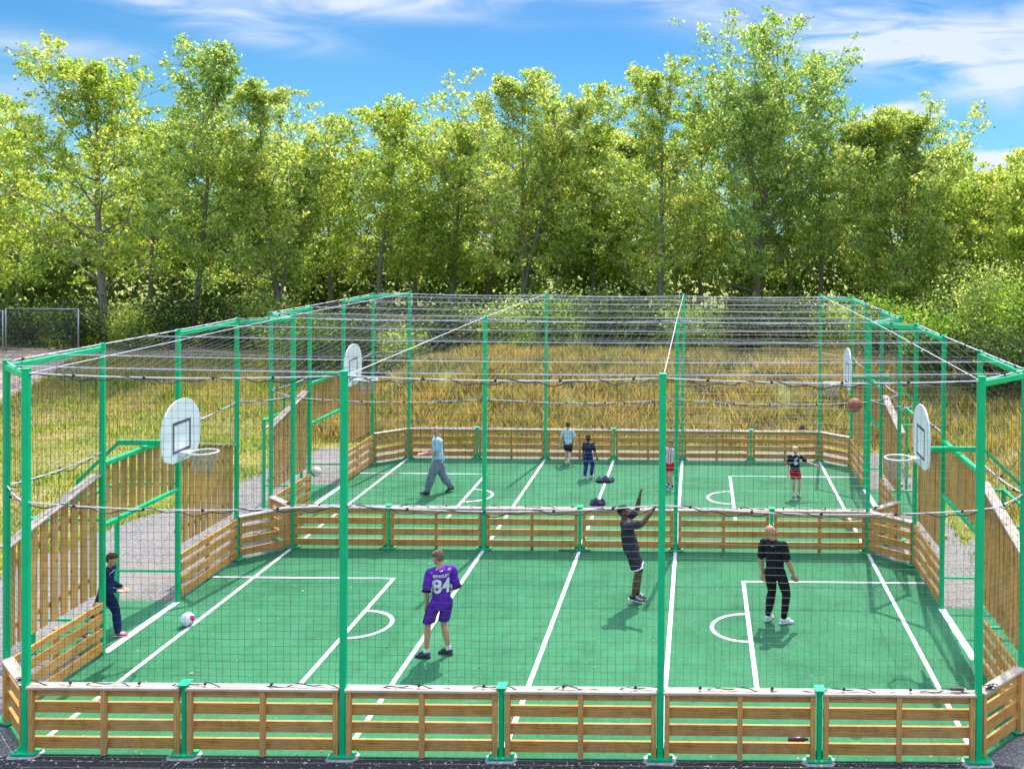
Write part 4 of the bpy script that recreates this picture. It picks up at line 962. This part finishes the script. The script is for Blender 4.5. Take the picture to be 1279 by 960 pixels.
# dark mat strip under the middle fence
b = MB(); b.box((0, 0, .012), (.70, .07, .022)); b.box((.12, -.012, .027), (.30, .04, .008)); tag(b.build('rubber_strip', M['lace'], loc=(-.10, 8.60, .018)), 'thin black rubber strip lying at the foot of the middle fence', 'strip')
t = empty('drink_bottle', (3.96, .45, .022), .15, 'dark purple drinks bottle lying on the turf behind the front fence', 'bottle')
pm = simple('dark_purple_plastic', (.05, .015, .045), .3)
b = MB(); b.tube([(-.13, 0, .04), (-.125, 0, .04), (.06, 0, .04), (.10, 0, .04), (.115, 0, .04)], [.02, .04, .04, .028, .018], 14); b.build('body', pm, t, True)
b = MB(); b.tube([(.113, 0, .04), (.15, 0, .04)], .021, 12); b.build('lid', M['lace'], t)
# small clamp tool on the front cap rail, pigeon-sized gadget on the back fence
t = empty('rope_tensioner', (6.02, .02, .972), 0, 'black rope tensioner lying on the front cap rail near the right post', 'tensioner')
b = MB(); b.bar((-.09, 0, 0), (.09, 0, 0), .05, .04, .008); b.build('barrel', M['lace'], t); b = MB(); b.tube([(.09, 0, 0), (.13, .02, .01), (.17, 0, 0), (.13, -.02, 0)], .008, 6, True); b.build('hook', M['chain'], t)
t = empty('black_bundle', (6.02-.25, YB, .99), 0, 'small dark rope bundle on the back cap rail near its right post', 'rope bundle')
for k in range(5):
    b = MB(); n = 16; b.tube([(.09*math.cos(6.283*i/n)*(1-.1*k), .05*math.sin(6.283*i/n), .02+.025*k+.01*math.sin(i+k)) for i in range(n)], .012, 5, True); b.build('rope_coil', M['lace'], t)
for sgn, yy in ((1, 0.0), (-1, 0.0), (1, L1), (-1, L1)):
    b = MB(); P = []
    for i in range(70):
        s = i/70; P.append((.06*math.cos(s*30)+.10*s, .05*math.sin(s*30+s*4), .02+.02*math.sin(s*17)+.025*s))
    b.tube(P, .007, 5); nm = {0.0: 'front', L1: 'middle'}[yy]
    tag(b.build('rope_tangle', M['lace'], loc=(sgn*(3*W+.14), yy+.1, .935)), f"tangle of black cord tied round the {'right' if sgn > 0 else 'left'} end post of the {nm} fence", 'cord')

# ------------------------------------------------------------------ trees, bushes, grass
def leaf_cards(P, size, rs, flat=.0, aspect=.62):
    """P (n,3) centres -> each leaf spray is a bent 4-vertex blade pair (rhombus)"""
    n = len(P)
    d = rs.normal(size=(n, 3)); d[:, 2] = d[:, 2]*(1-flat)+.1; d /= np.linalg.norm(d, axis=1)[:, None]
    q = rs.normal(size=(n, 3)); x = np.cross(d, q); x /= np.linalg.norm(x, axis=1)[:, None]+1e-9; nn = np.cross(d, x)
    s = size*rs.uniform(.55, 1.35, n)[:, None]
    V = np.stack([P-d*s*.5, P+x*s*aspect*.5-d*s*.05+nn*s*.10, P+d*s*.5, P-x*s*aspect*.5+d*s*.03+nn*s*.12], 1)
    F = np.arange(4*n).reshape(n, 4)
    return V.reshape(-1, 3), F
def curve_pts(p0, d0, L, n, rs, wob, lift):
    P = [np.array(p0, float)]; d = np.array(d0, float); d /= np.linalg.norm(d)
    for i in range(n):
        d = d + rs.normal(size=3)*wob + np.array([0, 0, lift]); d /= np.linalg.norm(d); P.append(P[-1]+d*L/n)
    return P
def make_tree(x, y, H, Rw, m, label, seed, lean=0, first=.16, nl=30, leaves=1.0, leaf=.172, name='tree', tr=.16, forks=1, top=.5, spread=1.0):
    rs = np.random.default_rng(seed); z0 = hh(x, y)-.1
    t = empty(name, (x, y, z0), 0, label, 'tree', 'row of young trees behind the grass bank')
    mb = MB(); C = []
    # leading stems
    stems = []
    for k in range(forks):
        a = rs.uniform(0, 6.28); base_h = 0 if k == 0 else H*rs.uniform(.10, .22)
        d = np.array([lean+.10*math.cos(a)*(k > 0), .10*math.sin(a)*(k > 0), 1.0])
        if k == 0: st = curve_pts((0, 0, 0), d, H*.97, 16, rs, .035, .02); main = st
        else:
            i0 = 2; ang = rs.uniform(0, 6.28); d = np.array([math.cos(ang)*.30, math.sin(ang)*.2, 1.0]); st = curve_pts(main[i0], d, H*rs.uniform(.62, .82), 14, rs, .035, .03)
        r0 = tr*(1 if k == 0 else .6); n = len(st)
        mb.tube(st, [max(.012, r0*(1-i/(n-1))**.85) + (.06*tr/.16 if i == 0 and k == 0 else 0) for i in range(n)], 7)
        stems.append(st)
    for si, st in enumerate(stems):
        nn = int(nl*1.15) if si == 0 else int(nl*.7)
        for k in range(nn):
            f = first + (.97-first)*((k+.5)/nn)**.88
            i = f*(len(st)-1); i0 = int(i); p = st[i0]*(1-i+i0)+st[min(i0+1, len(st)-1)]*(i-i0)
            a = k*2.399+rs.uniform(-.5, .5)+seed
            # rounded crown, drawn out at the top into ragged upright shoots
            q = (f-first*.5)/(1.0-first*.5)
            prof = max(.0, 1-abs(1.9*q-.88)**2.6)**.6
            L = max(.085*H, Rw*1.8*prof*rs.uniform(.5, 1.15)*(1 if si == 0 else .78))
            if q > .62:
                if rs.random() < .5: continue
                L = min(L, (1-q)*H*1.15+.08*H*rs.uniform(.4, 1.6))
            el = .10+1.08*f+rs.uniform(-.18, .30)
            d = np.array([math.cos(a)*spread, math.sin(a), math.tan(min(el, 1.28))*.75])
            br = curve_pts(p, d, L, 7, rs, .13, .08)
            r = max(.012, tr*.36*(1-f*.75)); mb.tube(br, [max(.006, r*(1-j/8)) for j in range(8)], 5)
            for j in range(2, 8):
                q2 = br[j]; C.append((q2, .25+.018*H*(1-abs(j-5)/6)))
                if j % 2 == 0 or j == 7:
                    for s in range(2):
                        dd = (br[j]-br[j-1]); dd /= np.linalg.norm(dd); dd = dd+rs.normal(size=3)*.75
                        tw = curve_pts(q2, dd, L*rs.uniform(.18, .36)+.25, 3, rs, .15, .16)
                        mb.tube(tw, [.014, .011, .008, .005], 4)
                        C.append((tw[2], .24)); C.append((tw[3], .20))
    for s in stems:                              # long whippy shoots at the top
        for k in range(7):
            a = rs.uniform(0, 6.28); j = int(rs.integers(int(len(s)*.62), len(s)-1))
            d = np.array([math.cos(a)*.55, math.sin(a)*.55, 1.0]); tw = curve_pts(s[j], d, min(H*rs.uniform(.09, .19), max(.5, H*1.03-s[j][2])), 7, rs, .10, .10)
            mb.tube(tw, [.03, .026, .022, .018, .014, .010, .007, .004], 4)
            for j2 in range(2, 8): C.append((tw[j2], .17 if j2 > 4 else .24))
        for j in range(int(len(s)*.6), len(s)-1, 2): C.append((s[j], .20))
        C.append((s[-1], .15))
    cz = lambda z: z if z < H*.97 else H*.97+(z-H*.97)*.5      # keep the top shoots near the tree's height
    mb.v = [(a_, b_, cz(c_)) for a_, b_, c_ in mb.v]; C = [(np.array([c[0], c[1], cz(c[2])]), r) for c, r in C]
    mb.build('trunk', M['bark'], t, True)
    P = []
    for c, r in C:
        if rs.random() < .16: continue
        k = int(rs.integers(24, 56)*leaves)
        P.append(c[None]+rs.normal(size=(k, 3))*np.array([r, r, r*.62])*.80)
    P = np.concatenate(P)
    V, F = leaf_cards(P, leaf, rs)
    np_mesh('crown', V, F, M[m], t)
    return t
def px_x(px, Y): return CX+(px-870.3)/1250.3*(Y-CY)
def top_h(py, Y): return CH+(291.5-py)/1250.3*(Y-CY)
# (trunk px, distance Y, top px, crown radius m, material, ...) turned into metres here
TREES = [
 (-45, 36.0, 150, 3.2, 'leafA', 'yellow green tree cut off by the left edge above the wire fence panel', 1, {}),
 (128, 35.5, 92, 3.7, 'leafA', 'yellow green tree with a pale bare trunk beside the wire fence panel', 1, dict(tr=.24, first=.20, lean=-.03)),
 (238, 37.0, 70, 2.5, 'leafB', 'tall narrow tree with spiky double tip, second from the left', 1, dict(tr=.18, top=.7)),
 (345, 37.5, 120, 2.9, 'leafC', 'olive tree with brownish tips and low forked stems above the left hoop', 2, dict(tr=.17, first=.12)),
 (470, 40.0, 142, 2.9, 'leafA', 'lower yellow green tree in the gap left of the middle of the row', 1, {}),
 (560, 43.0, 165, 2.6, 'leafC', 'small olive tree behind and left of the broad middle tree', 1, {}),
 (650, 40.0, 106, 3.5, 'leafC', 'broad rounded tree in the middle of the row', 2, dict(first=.12)),
 (742, 43.5, 168, 2.7, 'leafA', 'low pale tree in the dip right of the broad middle tree', 1, {}),
 (822, 38.0, 84, 2.5, 'leafC', 'slender tree with a visible straight trunk left of the tallest tree', 1, dict(tr=.17, first=.10)),
 (940, 39.0, 44, 3.5, 'leafB', 'tallest tree of the row with ragged pointed top', 2, dict(tr=.2, nl=38, first=.12)),
 (1022, 42.5, 76, 2.6, 'leafB', 'thin leaning tree with an open feathery top right of the tallest tree', 1, dict(lean=.04, leaves=.8)),
 (1130, 38.5, 146, 3.3, 'leafC', 'spreading multi stemmed tree with airy twigs in the right part of the row', 3, dict(first=.06)),
 (1225, 42.0, 225, 3.0, 'leafA', 'low yellow green tree between the airy tree and the right edge', 1, {}),
 (1290, 37.0, 200, 2.6, 'leafA', 'yellow green tree cut off by the right edge', 1, dict(first=.08)),
]
for i, (px, Y, ty, Rw, m, lab, fk, kw) in enumerate(TREES):
    x = px_x(px, Y); H = top_h(ty, Y)-hh(x, Y)
    make_tree(x, Y, H, Rw, m, lab, 100+i, forks=fk, **{k: v for k, v in kw.items() if k != 'top'})
for i, (px, ty, m, lab) in enumerate([(20, 175, 'leafB', 'rear tree filling the gap left of the pale bare trunk'), (185, 170, 'leafA', 'rear tree filling the gap right of the pale bare trunk'), (295, 190, 'leafB', 'rear tree between the narrow tree and the olive tree'), (410, 205, 'leafA', 'rear tree low behind the gap right of the olive tree'),
        (515, 185, 'leafB', 'rear tree left of the small olive tree'), (605, 175, 'leafA', 'rear tree behind the left edge of the broad middle tree'), (705, 190, 'leafB', 'rear tree behind the right edge of the broad middle tree'), (780, 185, 'leafC', 'rear tree left of the slender straight tree'),
        (875, 150, 'leafA', 'rear tree between the slender tree and the tallest tree'), (985, 130, 'leafC', 'rear tree behind the right flank of the tallest tree'), (1080, 205, 'leafB', 'rear tree in the notch right of the feathery tree'), (1180, 200, 'leafB', 'rear tree behind the right flank of the airy tree'), (1262, 235, 'leafB', 'rear tree behind the gap near the right edge')]):
    Y = 45.5+(i % 3)*.8; x = px_x(px, Y); make_tree(x, Y, top_h(ty, Y)-hh(x, Y), 3.0, m, lab, 200+i, nl=26, leaf=.21, leaves=.8)

def make_bush(x, y, rx, ry, h, m, label, seed, n=4200, leaf=.13, group='bushes below the trees'):
    rs = np.random.default_rng(seed); z0 = hh(x, y)-.05
    t = empty('bush', (x, y, z0), 0, label, 'bush', group)
    mb = MB(); cs = []
    for k in range(16):
        a = rs.uniform(0, 6.28); q = rs.uniform(.15, .95)
        d = np.array([math.cos(a)*rx*q, math.sin(a)*ry*q, h*rs.uniform(.6, 1.05)])
        st = curve_pts((0, 0, 0), d, np.linalg.norm(d), 6, rs, .08, .03); mb.tube(st, [.03, .025, .02, .016, .012, .008, .005], 4)
        for j in range(2, 7): cs.append(st[j])
    mb.build('stems', M['bark'], t)
    for k in range(26):
        a = rs.uniform(0, 6.28); q = math.sqrt(rs.uniform(0, 1)); cs.append(np.array([math.cos(a)*rx*q, math.sin(a)*ry*q, h*rs.uniform(.05, 1)*(1-.45*q*q)]))
    cs = np.array(cs); P = cs[rs.integers(0, len(cs), n)]+rs.normal(size=(n, 3))*np.array([.38, .38, .26])
    P = P[P[:, 2] > 0]
    V, F = leaf_cards(P, leaf, rs, .2); np_mesh('leaves', V, F, M[m], t); return t
BUSH = []
rs = np.random.default_rng(5)
bl = ['dark leafy bush', 'bright green bush', 'tangled olive bush']
pxs = [-30, 30, 90, 165, 215, 280, 320, 385, 440, 500, 560, 625, 690, 750, 800, 870, 930, 990, 1050]
wher = ['far left behind the wire fence panel', 'behind the middle of the wire fence panel', 'behind the right end of the wire fence panel', 'right of the pale bare trunk', 'left of the tall narrow tree trunk', 'right of the tall narrow tree trunk',
        'at the foot of the olive tree', 'above the far left hoop', 'above the back left corner of the cage', 'left of the second back net post', 'between the first and second back net posts', 'just left of the second back net post top',
        'right of the second back net post top', 'midway along the back net', 'left of the third back net post', 'right of the third back net post', 'left of the tallest tree foot', 'right of the tallest tree foot', 'above the back right corner of the cage']
for i, px in enumerate(pxs):
    Y = 28.9+rs.uniform(-.6, .8) + (6.3 if px < 330 else 0); m = ['dark', 'bush', 'leafC'][[0, 0, 0, 2, 0, 0, 2, 1, 0, 2, 0, 2, 1, 0, 0, 2, 0, 0, 2][i]]
    nm = {'dark': 'dark leafy bush', 'bush': 'bright green bush', 'leafC': 'tangled olive bush'}[m]
    make_bush(px_x(px, Y), Y, 1.75, 1.2, rs.uniform(1.9, 2.7), m, f'{nm} {wher[i]}', 300+i)
for i, (px, Y, rx, h, m, lab) in enumerate([
    (1110, 27.5, 1.7, 2.3, 'bush', 'bright lime bush behind the right row of net posts'),
    (1165, 24.8, 1.8, 2.3, 'bush', 'sunlit lime green bush right of the cage roof corner'),
    (1235, 24.0, 1.9, 1.9, 'dark', 'low dark green bush above the near right goal post'),
    (1215, 30.5, 2.1, 3.6, 'leafC', 'tall olive bush on the right behind the lime bushes'),
    (1285, 27.0, 2.0, 3.0, 'bush', 'green bush cut off by the right edge above the cage'),
    (1300, 22.5, 1.6, 1.5, 'dark', 'low dark bush at the right edge over the cage corner')]):
    make_bush(px_x(px, Y), Y, rx, rx*.8, h, m, lab, 350+i, 7500)

# far-off wood closing the view between the trunks
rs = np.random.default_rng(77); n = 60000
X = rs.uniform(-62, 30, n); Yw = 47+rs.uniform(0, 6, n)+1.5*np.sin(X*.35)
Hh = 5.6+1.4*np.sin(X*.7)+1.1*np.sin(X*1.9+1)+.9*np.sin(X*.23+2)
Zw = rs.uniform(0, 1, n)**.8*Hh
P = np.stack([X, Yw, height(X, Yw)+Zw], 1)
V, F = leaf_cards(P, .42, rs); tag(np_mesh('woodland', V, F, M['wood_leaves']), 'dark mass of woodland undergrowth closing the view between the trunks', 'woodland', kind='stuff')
n = 46000; X = rs.uniform(-40, 24, n); Yw = 28.3+rs.uniform(0, 9.5, n); Zw = rs.uniform(0, 1, n)**1.2*(1.2+.5*np.sin(X*1.3)+.4*np.sin(X*3.1+Yw))
P = np.stack([X, Yw, height(X, Yw)+Zw], 1); k = (X > -11.5) & (Zw > 0) | (Yw > 36.5); P = P[k]
V, F = leaf_cards(P, .20, rs); tag(np_mesh('undergrowth', V, F, M['leafC']), 'mixed brambles and seedlings covering the ground under the tree row', 'undergrowth', kind='stuff')

def blades(P, h, w, rs, bend=.35):
    n = len(P); a = rs.uniform(0, 6.283, n); x = np.stack([np.cos(a), np.sin(a), 0*a], 1)
    b = rs.uniform(0, 6.283, n); l = np.stack([np.cos(b), np.sin(b), 0*b], 1)*(h*bend*rs.uniform(.1, 1.2, n))[:, None]
    up = np.array([[0, 0, 1.]]); hh_ = h[:, None]
    V = np.stack([P-x*w[:, None], P+x*w[:, None], P+x*w[:, None]*.6+up*hh_*.6+l*.4, P+up*hh_+l-x*w[:, None]*.1], 1)
    return V.reshape(-1, 3), np.arange(4*n).reshape(n, 4)
def clumpy(X, Y, s, seed):
    return np.array([mnoise.noise(Vector((x*s, y*s, seed))) for x, y in zip(X, Y)])
# tall dry grass on the bank behind and right of the pitches
n = 150000
X = np.concatenate([rs.uniform(-11, 10.5, int(n*.72)), rs.uniform(8.7, 20, n-int(n*.72))])
Y = np.concatenate([18.85+rs.uniform(0, 1, int(n*.72))**1.1*9.3, rs.uniform(-3, 28, n-int(n*.72))])
k = (np.maximum(X-8.65, Y-18.85) > 0); X = X[k]; Y = Y[k]
c = clumpy(X, Y, .8, 3); k = rs.random(len(X)) < .62+.9*c; X = X[k]; Y = Y[k]; c = c[k]
edge = np.clip(np.maximum(X-8.65, Y-18.85)/1.2, .25, 1)
h = (.30+.28*rs.random(len(X))+.22*np.clip(c+.3*clumpy(X, Y, .25, 8), -.5, 1))*edge
P = np.stack([X, Y, height(X, Y)-.02], 1); V, F = blades(P, h, .008+.010*rs.random(len(X)), rs, .5)
tag(np_mesh('dry_grass', V, F, M['straw']), 'tall straw coloured dry grass growing over the bank round the pitches', 'dry grass', kind='stuff')
k = rs.random(len(X)) < .16; P2 = P[k]; hh2 = h[k]*.7; V, F = blades(P2, hh2, np.full(len(P2), .016), rs, .6)
tag(np_mesh('weeds', V, F, M['grass']), 'green weeds mixed through the dry grass of the bank', 'weeds', kind='stuff')
# meadow on the left
n = 120000; X = rs.uniform(-30, -7, n); Y = rs.uniform(-2, 33, n)
e = np.interp(Y, [4, 10.5, 12.5, 18.6], [-11.7, -11.2, -10.3, -9.8])+.12*np.sin(Y*1.9); xr = -20.5-5.5*np.clip((Y-4)/29.5, 0, 1)**1.5
k = (X < e) & ((X > xr) | (X < xr-6.5)) | ((Y > 19.3) & (X < -7) & (X > xr)); X = X[k]; Y = Y[k]
c = clumpy(X, Y, .45, 9); c2 = clumpy(X, Y, 1.6, 5)
h = np.clip(.06+.07*rs.random(len(X))+.14*np.clip(c, -.3, 1)+.16*np.clip((Y-19)/8, 0, 1), .04, .5)
P = np.stack([X, Y, height(X, Y)-.01], 1); g = (c+.5*c2+.30*rs.normal(size=len(X)) - .25*np.clip((Y-20)/9, 0, 1)) > -.06
V, F = blades(P[g], h[g], .012+.012*rs.random(g.sum()), rs, .6)
tag(np_mesh('meadow_grass', V, F, M['grass']), 'bright green and yellow meadow grass left of the pitches', 'grass', kind='stuff')
V, F = blades(P[~g], h[~g]*1.1, .012+.010*rs.random((~g).sum()), rs, .6)
tag(np_mesh('dead_meadow_grass', V, F, M['straw']), 'patches of bleached dry grass in the left meadow', 'grass', kind='stuff')
# green verge behind the dirt track
n = 16000; X = rs.uniform(-44, -14, n); Y = rs.uniform(35.2, 39, n); P = np.stack([X, Y, height(X, Y)], 1)
V, F = blades(P, .25+.4*rs.random(n), np.full(n, .025), rs, .5); tag(np_mesh('verge_grass', V, F, M['grass']), 'green verge behind the dirt track and wire fence panel', 'grass', kind='stuff')

# temporary wire fence panel at the far left
def wire_panel(x, y, Lg, label, rz=0):
    z = hh(x, y); t = empty('wire_fence_panel', (x, y, z), rz, label, 'fence panel')
    b = MB()
    for u in (0, Lg): b.tube([(u, 0, 0), (u, 0, 2.05)], .035, 8)
    b.tube([(0, 0, 2.05), (Lg, 0, 2.05)], .022, 8); b.tube([(0, 0, .12), (Lg, 0, .12)], .022, 8); b.build('tube_frame', M['chain'], t, True)
    P = []
    for i in range(1, int(Lg/.06)): P.append(np.array([(i*.06, 0, .12), (i*.06, 0, 1.0), (i*.06, 0, 2.05)]))
    for j in range(1, 9): P.append(np.array([(0, 0, .12+j*.22), (Lg/2, 0, .12+j*.22), (Lg, 0, .12+j*.22)]))
    V, F = strings(P, .0018); np_mesh('wire_mesh', V, F, M['chain'], t)
    return t
Yf = 33.2
wire_panel(px_x(3, Yf), Yf, px_x(94, Yf)-px_x(3, Yf), 'galvanised wire mesh fence panel standing by the dirt track at the far left')
wire_panel(px_x(3, Yf)-3.42, Yf-.1, 3.35, 'galvanised wire mesh fence panel mostly cut off by the left edge')
a = Vector((px_x(94, Yf), Yf, hh(px_x(94, Yf), Yf)+2.05)); b_ = Vector((px_x(125, 35.3), 35.3, hh(px_x(125, 35.3), 35.3)+1.0))
cable([a, b_], 'pale rope from the wire fence panel down to the bare trunk', .018, False, .05, 'fence guy ropes')
# small stones and wood shavings near the front fence
rs = np.random.default_rng(31); n = 900
X = rs.uniform(-7.6, 7.8, n); Y = -rs.gamma(1.6, .16, n)-.04; s = rs.uniform(.006, .022, n)
k = rs.random(n) < .10; Y[k] = rs.uniform(.0, .5, k.sum())
V = []; F = []
for i in range(n):
    a = rs.uniform(0, 3.14); ca, sa = math.cos(a)*s[i]*1.6, math.sin(a)*s[i]; z = .02 if Y[i] > -.03 else .005
    o = len(V); V += [(X[i]-ca, Y[i]-sa, z), (X[i]+sa*.6, Y[i]-ca*.4, z), (X[i]+ca, Y[i]+sa, z), (X[i], Y[i], z+s[i]*.9)]
    F += [(o, o+1, o+3), (o+1, o+2, o+3), (o+2, o, o+3)]
tag(np_mesh('wood_shavings', V, F, M['cap']), 'pale chips and shavings scattered on the asphalt along the front fence', 'debris', kind='stuff')

# weeds creeping over the path edges, leaves blown onto the turf
rs = np.random.default_rng(88); n = 5200; Y = rs.uniform(-1, 18.8, n); sd = rs.random(n) < .62
X = np.where(sd, np.interp(Y, [4, 10.5, 12.5, 18.6], [-11.7, -11.2, -10.3, -9.8])+np.abs(rs.normal(size=n))*.22-.1, 8.75-np.abs(rs.normal(size=n))*.13)
c = clumpy(X, Y, 1.3, 2); k = c > -.05; X = X[k]; Y = Y[k]
P = np.stack([X, Y, np.full(len(X), .0)], 1); V, F = blades(P, .05+.12*rs.random(len(X)), .008+.008*rs.random(len(X)), rs, .8)
tag(np_mesh('path_edge_weeds', V, F, M['grass']), 'ragged weeds creeping over the edges of the asphalt path', 'weeds', kind='stuff')
n = 260; X = rs.uniform(-7, 7, n); Y = rs.uniform(.3, 17.2, n); P = np.stack([X, Y, np.full(n, .032)], 1); P[:, 2] += rs.random(n)*.006
a = rs.uniform(0, 6.28, n); s = rs.uniform(.012, .035, n); d = np.stack([np.cos(a)*s, np.sin(a)*s, rs.uniform(-.2, .3, n)*s], 1); x = np.stack([-np.sin(a)*s*.5, np.cos(a)*s*.5, rs.uniform(-.1, .3, n)*s], 1)
V = np.stack([P-d, P+x, P+d, P-x], 1).reshape(-1, 3); tag(np_mesh('fallen_leaves', V, np.arange(4*n).reshape(n, 4), M['straw']), 'dry leaves and bits blown onto the green turf', 'leaves', kind='stuff')


# ------------------------------------------------------------------ world, sun, camera
def setup():
    w = bpy.data.worlds.new('World'); SC.world = w; w.use_nodes = True; nt = w.node_tree; nt.nodes.clear()
    out = N(nt, 'ShaderNodeOutputWorld'); bg = N(nt, 'ShaderNodeBackground'); nt.links.new(bg.outputs[0], out.inputs[0])
    bg.inputs['Strength'].default_value = .15
    el = R(55.5); az = R(-8)            # sun stands beyond the trees, a little to the right
    sky = N(nt, 'ShaderNodeTexSky', sky_type='NISHITA'); sky.sun_disc = False; sky.sun_elevation = el; sky.sun_rotation = R(8)
    sky.altitude = 0; sky.air_density = 1.0; sky.dust_density = .3; sky.ozone_density = 2.0
    # clouds by view direction
    tc = N(nt, 'ShaderNodeTexCoord'); sep = N(nt, 'ShaderNodeSeparateXYZ'); nt.links.new(tc.outputs['Generated'], sep.inputs[0])
    # low sky coloured deep blue; unseen upper sky brightened as added fill light, by elevation
    el_t = ramp(nt, sep.outputs[2], [(0, (.25, .40, .54)), (.10, (.18, .37, .49)), (.25, (.12, .31, .48)), (.45, (2.9, 2.3, 1.8)), (1, (6.6, 4.9, 3.5))])
    tint = mixc(nt, 1, sky.outputs[0], el_t, 'MULTIPLY')
    # project on azimuth / elevation in the +Y sky half
    u = math_n(nt, 'DIVIDE', sep.outputs[0], math_n(nt, 'MAXIMUM', sep.outputs[1], .05))
    v = math_n(nt, 'DIVIDE', sep.outputs[2], math_n(nt, 'MAXIMUM', sep.outputs[1], .05))
    def blob(cu, cv, ru, rv, ang, dens):
        """soft streak centred at (cu, cv)"""
        ca, sa = math.cos(ang), math.sin(ang)
        du = math_n(nt, 'SUBTRACT', u, cu); dv = math_n(nt, 'SUBTRACT', v, cv)
        a = math_n(nt, 'DIVIDE', math_n(nt, 'ADD', math_n(nt, 'MULTIPLY', du, ca), math_n(nt, 'MULTIPLY', dv, sa)), ru)
        b = math_n(nt, 'DIVIDE', math_n(nt, 'SUBTRACT', math_n(nt, 'MULTIPLY', dv, ca), math_n(nt, 'MULTIPLY', du, sa)), rv)
        d2 = math_n(nt, 'ADD', math_n(nt, 'MULTIPLY', a, a), math_n(nt, 'MULTIPLY', b, b))
        return math_n(nt, 'MULTIPLY', math_n(nt, 'POWER', 2.718, math_n(nt, 'MULTIPLY', d2, -1.0)), dens)
    cmb = N(nt, 'ShaderNodeCombineXYZ'); nt.links.new(u, cmb.inputs[0]); nt.links.new(v, cmb.inputs[1])
    def nz(sx, sy, scale, rot=0, det=7, dist=.6, off=0):
        mp = N(nt, 'ShaderNodeMapping'); mp.inputs['Scale'].default_value = (sx, sy, 1); mp.inputs['Rotation'].default_value = (0, 0, rot); mp.inputs['Location'].default_value = (off, off*.7, 0)
        nt.links.new(cmb.outputs[0], mp.inputs[0])
        n = N(nt, 'ShaderNodeTexNoise'); n.inputs['Scale'].default_value = scale; n.inputs['Detail'].default_value = det; n.inputs['Distortion'].default_value = dist; n.inputs['Roughness'].default_value = .55
        nt.links.new(mp.outputs[0], n.inputs['Vector']); return n.outputs['Fac']
    tot = None
    for b in SKYB:
        q = blob(*b); tot = q if tot is None else math_n(nt, 'ADD', tot, q)
    cir = nz(1.0, 4.5, 7.5, .30, 9, 1.1)
    m1 = math_n(nt, 'MULTIPLY', tot, math_n(nt, 'MULTIPLY_ADD', cir, 3.6, -1.05), clamp=True)
    cum = None
    for b in CUMB:
        q = blob(*b); cum = q if cum is None else math_n(nt, 'ADD', cum, q)
    cn = nz(1, 1.3, 22, 0, 6, .2, 3)
    m2 = math_n(nt, 'MULTIPLY', math_n(nt, 'SUBTRACT', math_n(nt, 'MULTIPLY', cum, math_n(nt, 'MULTIPLY_ADD', cn, 1.6, .1)), .33), 3.2, clamp=True)
    mask = math_n(nt, 'MAXIMUM', math_n(nt, 'MULTIPLY', m1, .85), math_n(nt, 'MULTIPLY', m2, .95), clamp=True)
    c = mixc(nt, mask, tint, (3.6, 3.9, 4.6))
    nt.links.new(c, bg.inputs[0])
    l = bpy.data.lights.new('sun', 'SUN'); l.energy = 3.7; l.angle = R(.53); l.color = (1, .95, .86)
    o = bpy.data.objects.new('sun', l); COL.objects.link(o)
    # light travels towards the camera, slightly to the left
    d = Vector((-math.cos(el)*math.sin(R(8)), -math.cos(el)*math.cos(R(8)), -math.sin(el)))
    o.rotation_euler = d.to_track_quat('-Z', 'Y').to_euler(); o.location = (8, 30, 30)
    cam = bpy.data.cameras.new('camera'); co = bpy.data.objects.new('camera', cam); COL.objects.link(co)
    yaw, pitch, roll = .00225, -.01235, -.00779
    Rz = Matrix.Rotation(yaw, 3, 'Z'); Rx = Matrix.Rotation(pitch, 3, 'X'); Ry = Matrix.Rotation(roll, 3, 'Y')
    A = Rz @ Rx @ Ry; right, fwd, up = A.col[0], A.col[1], A.col[2]
    m = Matrix((( right.x, up.x, -fwd.x, CX), (right.y, up.y, -fwd.y, CY), (right.z, up.z, -fwd.z, CH), (0, 0, 0, 1)))
    co.matrix_world = m
    cam.sensor_fit = 'HORIZONTAL'; cam.sensor_width = 36; cam.lens = 36*1250.31/1279
    cam.shift_x = (639.5-870.3)/1279; cam.shift_y = (306.9-480)/1279
    cam.clip_start = .1; cam.clip_end = 3000; SC.camera = co
    SC.view_settings.view_transform = 'Standard'; SC.view_settings.look = 'None'; SC.view_settings.exposure = EXPO; SC.view_settings.gamma = 1
    SC.render.resolution_x = 1024; SC.render.resolution_y = 768
    SC.cycles.max_bounces = 6; SC.cycles.diffuse_bounces = 4; SC.cycles.transmission_bounces = 3; SC.cycles.transparent_max_bounces = 4
    SC.cycles.use_denoising = True
EXPO = .72
# (u, v, radius u, radius v, angle, density); u to the right, v up, both as tangents from straight ahead
SKYB = [(-.52, .225, .12, .018, -.25, .85), (-.68, .185, .12, .014, -.12, .6), (-.34, .232, .14, .020, -.05, 1.0), (-.42, .19, .06, .012, -.05, .35),
        (.06, .235, .10, .012, .0, .4), (.15, .20, .17, .020, -.12, 1.0), (.28, .158, .15, .026, -.2, 1.15), (.34, .205, .16, .026, -.1, .8), (-.13, .238, .09, .008, 0, .6), (-.69, .12, .05, .03, 0, .5)]
CUMB = [(.205, .120, .045, .018, .1, .9), (.16, .105, .03, .012, 0, .8), (.30, .075, .06, .014, 0, .9), (-.68, .115, .04, .018, 0, .5)]
setup()
